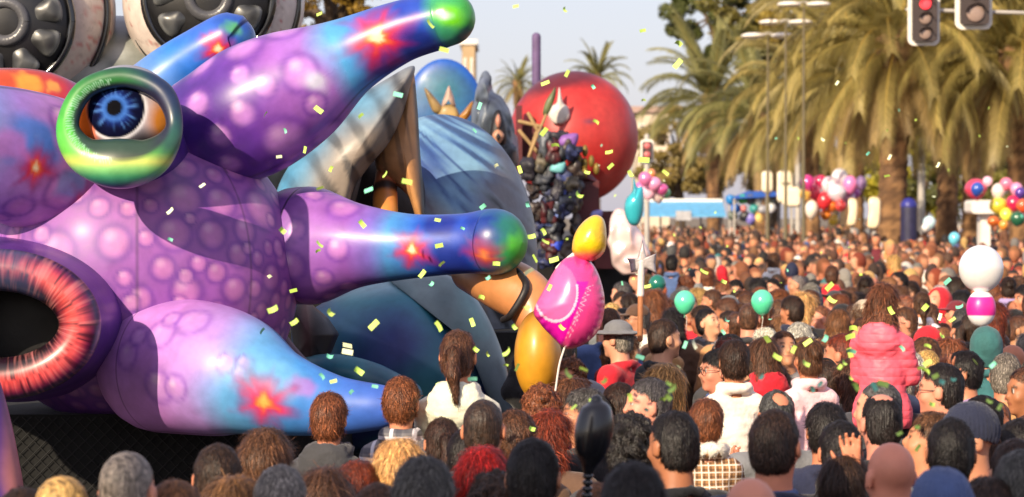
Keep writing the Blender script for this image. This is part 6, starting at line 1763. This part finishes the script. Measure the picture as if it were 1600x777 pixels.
for x_, y_, d_, hs_, hc_, ct_, cl_, lab in ((1236, 462, 20, 'hairy_child', 'dark brown', 'hoodie', 'navy', 'child in navy hooded top raised above heads right of the mint balloon'), (1440, 455, 22, 'ponytail', 'brown', 'coat', 'white', 'child in white coat raised in the mid crowd left of the white balloon'), (1105, 418, 30, 'bob', 'chestnut', 'coat', 'cream', 'child in cream raised in the far middle of the crowd'),
        (1300, 415, 30, 'hairy_child', 'brown', 'hoodie', 'red', 'child in red raised above the far crowd'), (1395, 398, 36, 'long', 'blonde', 'puffer', 'orange', 'fair child in orange jacket raised in the far crowd'), (1575, 432, 26, 'bun', 'dark brown', 'coat', 'lilac', 'child in lilac raised near the right edge'), (1210, 395, 38, 'bob', 'brown', 'coat', 'white', 'child in white raised far off above the right mint balloon'), (1050, 398, 33, 'hairy_child', 'black', 'coat', 'denim blue', 'child in denim blue raised far off right of the axe')):
    rider(x_, y_, d_, R(random.uniform(-40, 60)), hs_, hc_, 'warm', ct_, cl_, lab, 1.0, None, [], ('short', 'dark brown', 'warm', 'coat', 'charcoal', lab.replace('child', 'adult carrying child').replace(' raised', '')))

# ---- the other people one can tell apart: filled in from the front, nearest first
LMK = [('the black balloon', 925, 690), ('the plaid toddler', 1103, 680), ('the navy jacket', 1230, 720), ('the bald man', 1391, 720), ('the man in glasses', 1468, 610), ('the pink quilted jacket', 1380, 530), ('the cream jumper', 1146, 590),
       ('the white and magenta balloon', 1533, 470), ('the left mint balloon', 1070, 473), ('the right mint balloon', 1191, 473), ('the silver axe', 1003, 440), ('the pink foil balloon', 890, 480), ('the red haired woman', 755, 720), ('the blonde woman', 625, 710),
       ('the white coated girl', 716, 580), ('the boy in the parka', 515, 650), ('the red hooded child', 1193, 570), ('the pale pink coat', 1262, 570), ('the grey haired man in tan', 1572, 590), ('the gold claw', 840, 550), ('the cyan balloon', 1491, 373)]
used = set(o['label'] for o in bpy.data.objects if 'label' in o.keys())
def where(px, py):
    nm, lx, ly = min(LMK, key=lambda l: math.hypot((px - l[1]), (py - l[2]) * 1.3))
    dx, dy = px - lx, py - ly
    far = math.hypot(dx, dy) > 62
    if abs(dx) > abs(dy): rel = ('well right of ' if far else 'just right of ') if dx > 0 else ('well left of ' if far else 'just left of ')
    else: rel = ('well below ' if far else 'just below ') if dy > 0 else ('well above ' if far else 'just above ')
    return rel + nm
rg = np.random.default_rng(77)
hair_w = [('short', 25), ('thick', 15), ('buzz', 7), ('balding', 5), ('crown', 2), ('bob', 11), ('long', 11), ('longwavy', 10), ('curly', 6), ('ponytail', 6), ('bun', 4), ('bald', 3)]
hc_w = [('black', 12), ('dark brown', 30), ('brown', 28), ('chestnut', 14), ('light brown', 8), ('blonde', 6), ('grey', 7), ('dark grey', 5), ('auburn', 5), ('white', 2)]
cc_w = [('black', 24), ('navy', 15), ('charcoal', 13), ('grey', 8), ('brown', 9), ('tan', 5), ('beige', 5), ('cream', 4), ('white', 4), ('red', 5), ('pink', 2), ('pale pink', 3), ('denim blue', 6), ('olive green', 4), ('maroon', 4), ('teal', 3), ('orange', 2), ('lilac', 1)]
cc_far = [(a, (b if b < 10 else b * .6) + (2 if a in ('white', 'cream', 'red', 'orange', 'pale pink', 'tan') else 0)) for a, b in cc_w]
def pick(w):
    return random.choices([a for a, _ in w], [b for _, b in w])[0]
def crowd_spot(x, y):
    """inside the stretch of street where people stand, clear of the floats"""
    px = 800 + F * x / y
    if y < 12.4: return -30 < px < 1640
    left = np.interp(y, [12.4, 14, 16.2, 20, 30, 36, 60, 165], [800, 840, 866, 930, 968, 985, 1000, 990])
    return left < px < 1640
cells = {}
def free(x, y, r):
    i, j = int(x // .5), int(y // .5)
    for a in (-1, 0, 1):
        for b in (-1, 0, 1):
            for (u, v) in cells.get((i + a, j + b), ()):
                if (u - x) ** 2 + (v - y) ** 2 < r * r: return False
    return True
def mark(x, y): cells.setdefault((int(x // .5), int(y // .5)), []).append((x, y))
for (x, y) in PEOPLE_XY: mark(x, y)
spots = []
for band0, band1, dens, rmin in ((8.6, 12.4, 4.5, .34), (12.4, 20, 7.0, .33), (20, 32, 6.0, .34), (32, 50, 4.0, .37), (50, 75, 2.8, .42), (75, 118, 1.6, .5), (118, 165, .8, .6)):
    y = band0
    area = 0
    tries = int((band1 ** 2 - band0 ** 2) * .5 * .36 * dens * 2.2)
    for _ in range(tries):
        y = math.sqrt(rg.uniform(band0 ** 2, band1 ** 2))
        x = y * (rg.uniform(-40, 1640) - 800) / F
        if not crowd_spot(x, y) or not free(x, y, rmin): continue
        if y < 9.6 and (CH - 1.7) * F / y + Y0 > 770: continue
        mark(x, y); spots.append((y, x))
spots.sort()
GUARD = [(-80, 330, 2000, 99), (330, 860, 690, 12.5), (460, 570, 640, 11.6), (575, 690, 640, 11.9), (655, 775, 640, 12.0), (1045, 1165, 775, 11.3), (1110, 1175, 625, 13.4), (1325, 1435, 590, 12.9), (1165, 1220, 590, 14.6), (1230, 1300, 575, 14.4), (1000, 1080, 560, 18), (1425, 1510, 640, 13.5), (1350, 1430, 740, 9.3), (1170, 1330, 700, 10.9), (160, 245, 770, 9.2),
         (1490, 1575, 560, 17.5), (1050, 1092, 505, 21), (1172, 1212, 505, 20.5), (930, 1012, 560, 19), (960, 1060, 640, 13), (820, 950, 580, 15), (985, 1020, 530, 16)]
def clear(y, x):
    px = 800 + F * x / y; top = Y0 + (CH - 1.74) * F / y; hw = .12 * F / y
    return not any(a - hw < px < b + hw and y < d and top < lim for a, b, lim, d in GUARD)
spots = [s_ for s_ in spots if clear(*s_)]
near_n = 300 - len(PEOPLE_XY) - 8
def facing():
    u = random.random()
    if u < .44: return R(random.uniform(-38, 38)), 'seen from behind'
    if u < .74: return R(random.uniform(50, 110)), 'facing left'
    if u < .86: return R(random.uniform(-110, -50)), 'facing right'
    return R(random.uniform(140, 220)), 'facing the camera'
for (y, x) in spots[:near_n]:
    h = random.gauss(1.68, .07); h = min(1.82, max(1.5, h))
    px = 800 + F * x / y; py = Y0 + (CH - h + .12) * F / y
    for _ in range(60):
        hs, hc, ck, cc = pick(hair_w), pick(hc_w), pick([('coat', 45), ('puffer', 22), ('hoodie', 20), ('suit', 13)]), pick(cc_w)
        yaw, fw = facing()
        hat, hatc = (None, None)
        u = random.random()
        if u < .05: hat, hatc = 'beanie', pick(cc_w)
        elif u < .08: hat, hatc = 'cap', pick(cc_w)
        elif u < .11: hat, hatc = 'hood', cc
        hd = {'beanie': 'a %s knitted hat' % hatc, 'cap': 'a %s peaked cap' % hatc, 'hood': 'a %s hood up' % hatc}.get(hat) or HS[hs].format(hc)
        if hs in ('bald', 'balding', 'crown') and h < 1.62: continue
        lab = '%s, %s %s, %s, %s' % (hd, cc, CN[ck], fw, where(px, py))
        if lab not in used and len(lab.split()) <= 16: break
    used.add(lab)
    ex = []
    if random.random() < .12: ex.append(('scarf', pick(cc_w)))
    if ck == 'suit': ex.append(('shirt', random.choice(['white', 'denim blue', 'grey'])))
    if random.random() < .1 and fw != 'seen from behind': ex.append('glasses')
    if hs in ('long', 'bob') and random.random() < .15 and not hat: ex.append(('band', pick(cc_w)))
    person(x, y, h, yaw, hs, hc, random.choices(list(SKIN), [4, 4, 5, 2, 3])[0], ck, cc, lab, random.choices(['plain', 'left', 'right', 'up', 'hold', 'raise'], [62, 14, 9, 11, 6, .8])[0], hat, hatc, ex)
# ---- the far crowd, one mass
def low_person(longhair, nu, nv, m):
    """whole figure, light; returns V, F, kind per vertex 0 skin 1 hair 2 coat 3 legs"""
    V, Fc, K = [], [], []
    def add(v, f, k):
        n = len(V); V.extend(map(tuple, v)); Fc.extend([[int(i) + n for i in q] for q in f]); K.extend(list(k))
    v, f, D = ball((0, 0, HZ + .01), (.074, .09, .114), nu, nv)
    v = v.copy()
    low = D[:, 2] < 0; v[low, 0] *= .86; v[(D[:, 1] > .9) & (np.abs(D[:, 2]) < .35), 1] += .015
    hair = (D[:, 2] > .42) | ((D[:, 1] < .05) & (D[:, 2] > (-.95 if longhair else -.5)))
    v[hair] += D[hair] * .011
    add(v, f, np.where(hair, 1, 0))
    if longhair:
        v, f, D = ball((0, -.065, HZ - .11), (.078, .045, .15), m + 1, max(4, m - 2)); add(v, f, np.full(len(v), 1))
    def tube(path, n, k):
        v, f, U, A = sweep(path, n=n, m=m, cap0=False, cap1=False); add(v, f, np.full(len(v), k))
    tube([(0, -.02, HZ - .05, .05), (0, -.03, HZ - .2, .058)], 2, 0)
    v, f, D = ball((0, -.01, 1.12), (.215, .135, .37), m + 4, m + 1, sq=.82); add(v, f, np.full(len(v), 2))
    for q in (-1, 1):
        tube([(q * .19, -.03, 1.43, .02), (q * .21, -.03, 1.38, .062), (q * .25, -.03, 1.12, .052), (q * .23, .08, .92, .042)], 4, 2)
        tube([(q * .1, 0, .85, .085), (q * .1, 0, .45, .065), (q * .1, .0, .02, .055)], 3, 3)
    return np.array(V), Fc, np.array(K)
protos = {k: [low_person(False, *a), low_person(True, *a)] for k, a in ((0, (18, 13, 8)), (1, (12, 9, 6)), (2, (8, 6, 4)))}
far = spots[near_n:]
VV, FF, CCo, nb = [], [], [], 0
for (y, x) in far:
    V, Fc, K = protos[0 if y < 34 else (1 if y < 60 else 2)][random.random() < .35]
    sc = min(1.84, max(1.48, random.gauss(1.69, .08))) / 1.75
    if random.random() < .06: sc *= random.uniform(1.06, 1.16)          # someone on tiptoe or lifted
    u = random.random()
    yaw = R(random.uniform(-40, 40)) if u < .28 else (R(random.uniform(50, 120)) if u < .60 else R(random.uniform(130, 250)))
    c_, s_ = math.cos(yaw), math.sin(yaw)
    W = V * sc
    W = np.stack([W[:, 0] * c_ - W[:, 1] * s_ + x, W[:, 0] * s_ + W[:, 1] * c_ + y, W[:, 2]], 1)
    hcol, ccol, scol = jit(HC[pick(hc_w)], .3), jit(CC[pick(cc_far)], .15), jit(SKIN[random.choice(list(SKIN))], .1)
    if random.random() < .10: hcol = jit(CC[pick(cc_far)], .1)
    lut = np.array([scol, hcol, ccol, lin((40, 44, 58))])
    VV.append(W); CCo.append(lut[K.astype(int)]); FF += [[i + nb for i in q] for q in Fc]; nb += len(V)
print('individual people', len(PEOPLE_XY), 'far', len(far), 'far verts', nb)
M_crowd = mat_paint('crowd_clothing', rough=.75, coat=0, bump=.3, bscale=30)
tag(put('crowd', make_mesh('crowd', np.concatenate(VV), FF, np.concatenate(CCo), True, M_crowd)), 'dense far crowd of people filling the avenue as one mass', 'crowd', kind='stuff')

# ================================================================== CONFETTI
def mat_conf():
    m = mat_object('confetti_paper', rough=.6, bump=0, var=.05)
    return m
M_conf = mat_conf()
def strip(curl):
    V, Fc = [], []
    for i in range(6):
        a = (i / 5 - .5) * curl
        x, z = (math.sin(a) / curl if curl else (i / 5 - .5)), ((1 - math.cos(a)) / curl if curl else 0)
        V += [(x, -.24, z), (x, .24, z)]
    for i in range(5): Fc.append([2 * i, 2 * i + 1, 2 * i + 3, 2 * i + 2])
    return make_mesh('confetti_strip', V, Fc, None, True, M_conf)
CF = [strip(c) for c in (.15, .7, 1.6, 2.6)]
LIME, MINT, PALE = (196, 232, 108), (120, 204, 176), (232, 240, 200)
cf = [(806, 10, 9, 0), (882, 16, 10, 0), (1004, 48, 9, 0), (1059, 66, 15, 0), (1059, 100, 15, 0), (672, 38, 14, 0), (694, 78, 13, 0), (498, 172, 14, 0), (499, 22, 9, 0), (436, 245, 8, 2), (622, 148, 13, 1), (563, 181, 10, 0), (500, 294, 10, 0), (636, 284, 14, 0), (576, 297, 13, 1), (602, 273, 10, 0), (441, 360, 13, 0), (499, 382, 12, 0), (566, 350, 13, 0), (684, 344, 9, 0), (686, 384, 12, 0), (660, 428, 12, 0), (690, 412, 10, 0), (776, 412, 11, 0), (764, 434, 10, 1), (496, 392, 9, 0), (427, 484, 16, 0), (460, 504, 13, 0), (515, 489, 15, 0), (584, 508, 16, 0), (543, 540, 14, 2), (543, 550, 15, 2), (516, 558, 12, 1), (561, 580, 15, 0), (504, 588, 11, 1), (521, 596, 10, 0), (548, 613, 10, 1), (586, 604, 9, 1), (686, 510, 15, 0), (738, 504, 12, 0), (744, 547, 11, 0), (738, 592, 13, 1), (793, 551, 15, 0), (804, 512, 11, 0), (808, 574, 11, 0), (822, 482, 13, 0), (836, 404, 12, 0), (826, 424, 14, 2), (830, 370, 12, 0), (852, 378, 11, 0), (850, 362, 11, 0), (866, 406, 14, 0), (876, 464, 12, 0), (904, 306, 14, 0), (952, 238, 11, 0), (954, 260, 10, 0), (918, 270, 9, 0), (1006, 250, 15, 0), (985, 272, 11, 0), (1040, 270, 10, 0), (1006, 156, 8, 0), (852, 130, 12, 0), (886, 115, 10, 0), (927, 136, 9, 1), (932, 190, 10, 0), (850, 206, 13, 0), (868, 226, 12, 0), (1010, 448, 13, 0), (1130, 440, 10, 0), (1100, 425, 12, 0), (1045, 600, 10, 0), (945, 596, 13, 0), (886, 584, 16, 0), (912, 577, 12, 0), (830, 670, 12, 0), (790, 570, 8, 0), (1000, 558, 12, 1), (1052, 608, 16, 0), (1045, 622, 13, 0), (1009, 640, 10, 1), (1134, 500, 11, 1), (1190, 590, 10, 1), (1214, 558, 14, 0), (1240, 546, 12, 0), (1262, 535, 13, 0), (1258, 568, 14, 0), (1290, 530, 14, 1), (1312, 575, 11, 0), (1334, 512, 15, 0), (1328, 526, 15, 0), (1330, 548, 15, 1), (1318, 566, 12, 0), (1296, 448, 14, 0), (1300, 470, 15, 0), (1372, 460, 12, 1), (1392, 486, 13, 0), (1446, 480, 14, 0), (1410, 544, 10, 1), (1380, 600, 16, 0), (1366, 604, 14, 1), (1462, 588, 13, 0), (1440, 575, 12, 0), (1470, 596, 12, 1), (1490, 594, 10, 1), (1432, 668, 10, 0), (1434, 700, 12, 0), (1405, 678, 10, 0), (1552, 570, 12, 1), (1546, 628, 10, 0), (1562, 636, 10, 0), (1282, 600, 12, 1), (1338, 604, 13, 0), (1270, 608, 13, 1), (1480, 440, 12, 1), (1488, 500, 10, 0), (1450, 540, 11, 0), (1500, 480, 12, 1), (266, 330, 11, 2), (316, 290, 9, 2), (266, 374, 8, 1), (1285, 218, 7, 2), (1308, 130, 7, 2), (1466, 258, 8, 2), (1356, 240, 7, 1), (1386, 275, 8, 0), (1390, 246, 8, 2)]
nm = ['lime confetti strip in the air', 'mint confetti strip in the air', 'cream confetti strip in the air']
LMK += [('the green lidded eye', 185, 200), ('the lime arm tip', 715, 28), ('the red ball', 896, 215), ('the green right arm tip', 815, 375), ('the striped hood', 560, 200), ('the blue dome shell', 740, 250), ('the teal shell plates', 640, 520), ('the lower lilac arm', 330, 570), ('the leftmost palm', 1110, 158), ('the red traffic light', 1444, 40), ('the torn palm trunk', 1396, 260), ('the pink balloon bunch', 1295, 300), ('the turquoise balloon', 990, 320), ('the monster body', 330, 420), ('the star on the right arm', 636, 394), ('the rock castle', 770, 180), ('the dark figures', 855, 300), ('the purple post', 838, 80), ('the dark green balloon', 1027, 445), ('the blue kiosk', 1175, 330)]
for k, (x_, y_, s_, ci) in enumerate(cf):
    d = random.uniform(9.5, 11.3) if x_ < 860 else random.uniform(9.8, 12.5)
    if y_ > 430 and x_ > 860:
        d = min(d, (CH - 1.95) * F / (y_ - Y0)) if y_ > 520 else random.uniform(12, 15)
        d = max(8.0, d)
    o = put('confetti', random.choice(CF), None, tuple(P(x_, y_, d)), (R(90) + random.uniform(-.9, .9), random.uniform(-1.2, 1.2), random.uniform(-.5, .5)), s_ * 1.15 * S(d), jit([LIME, MINT, PALE][ci], .12))
    tag(o, nm[ci] + ', ' + where(x_, y_), 'confetti', ['lime confetti', 'mint confetti', 'pale confetti'][ci])
for k in range(85):                                         # smaller pieces farther off
    x_, y_ = random.uniform(380, 1600), random.uniform(150, 640)
    if x_ < 860 and random.random() < .35: continue
    d = random.uniform(12.0, 13.0) if x_ < 860 else (CH - 1.9) * F / max(60, y_ - Y0) * random.uniform(.8, .98)
    d = min(30, max(9, d))
    ci = random.choices([0, 1, 2], [6, 3, 1])[0]
    o = put('confetti', random.choice(CF), None, tuple(P(x_, y_, d)), (R(90) + random.uniform(-1.2, 1.2), random.uniform(-1.4, 1.4), random.uniform(-1, 1)), random.uniform(.022, .036), jit([LIME, MINT, PALE][ci], .15))
    tag(o, 'small ' + nm[ci] + ', ' + where(x_, y_), 'confetti', ['lime confetti', 'mint confetti', 'pale confetti'][ci])
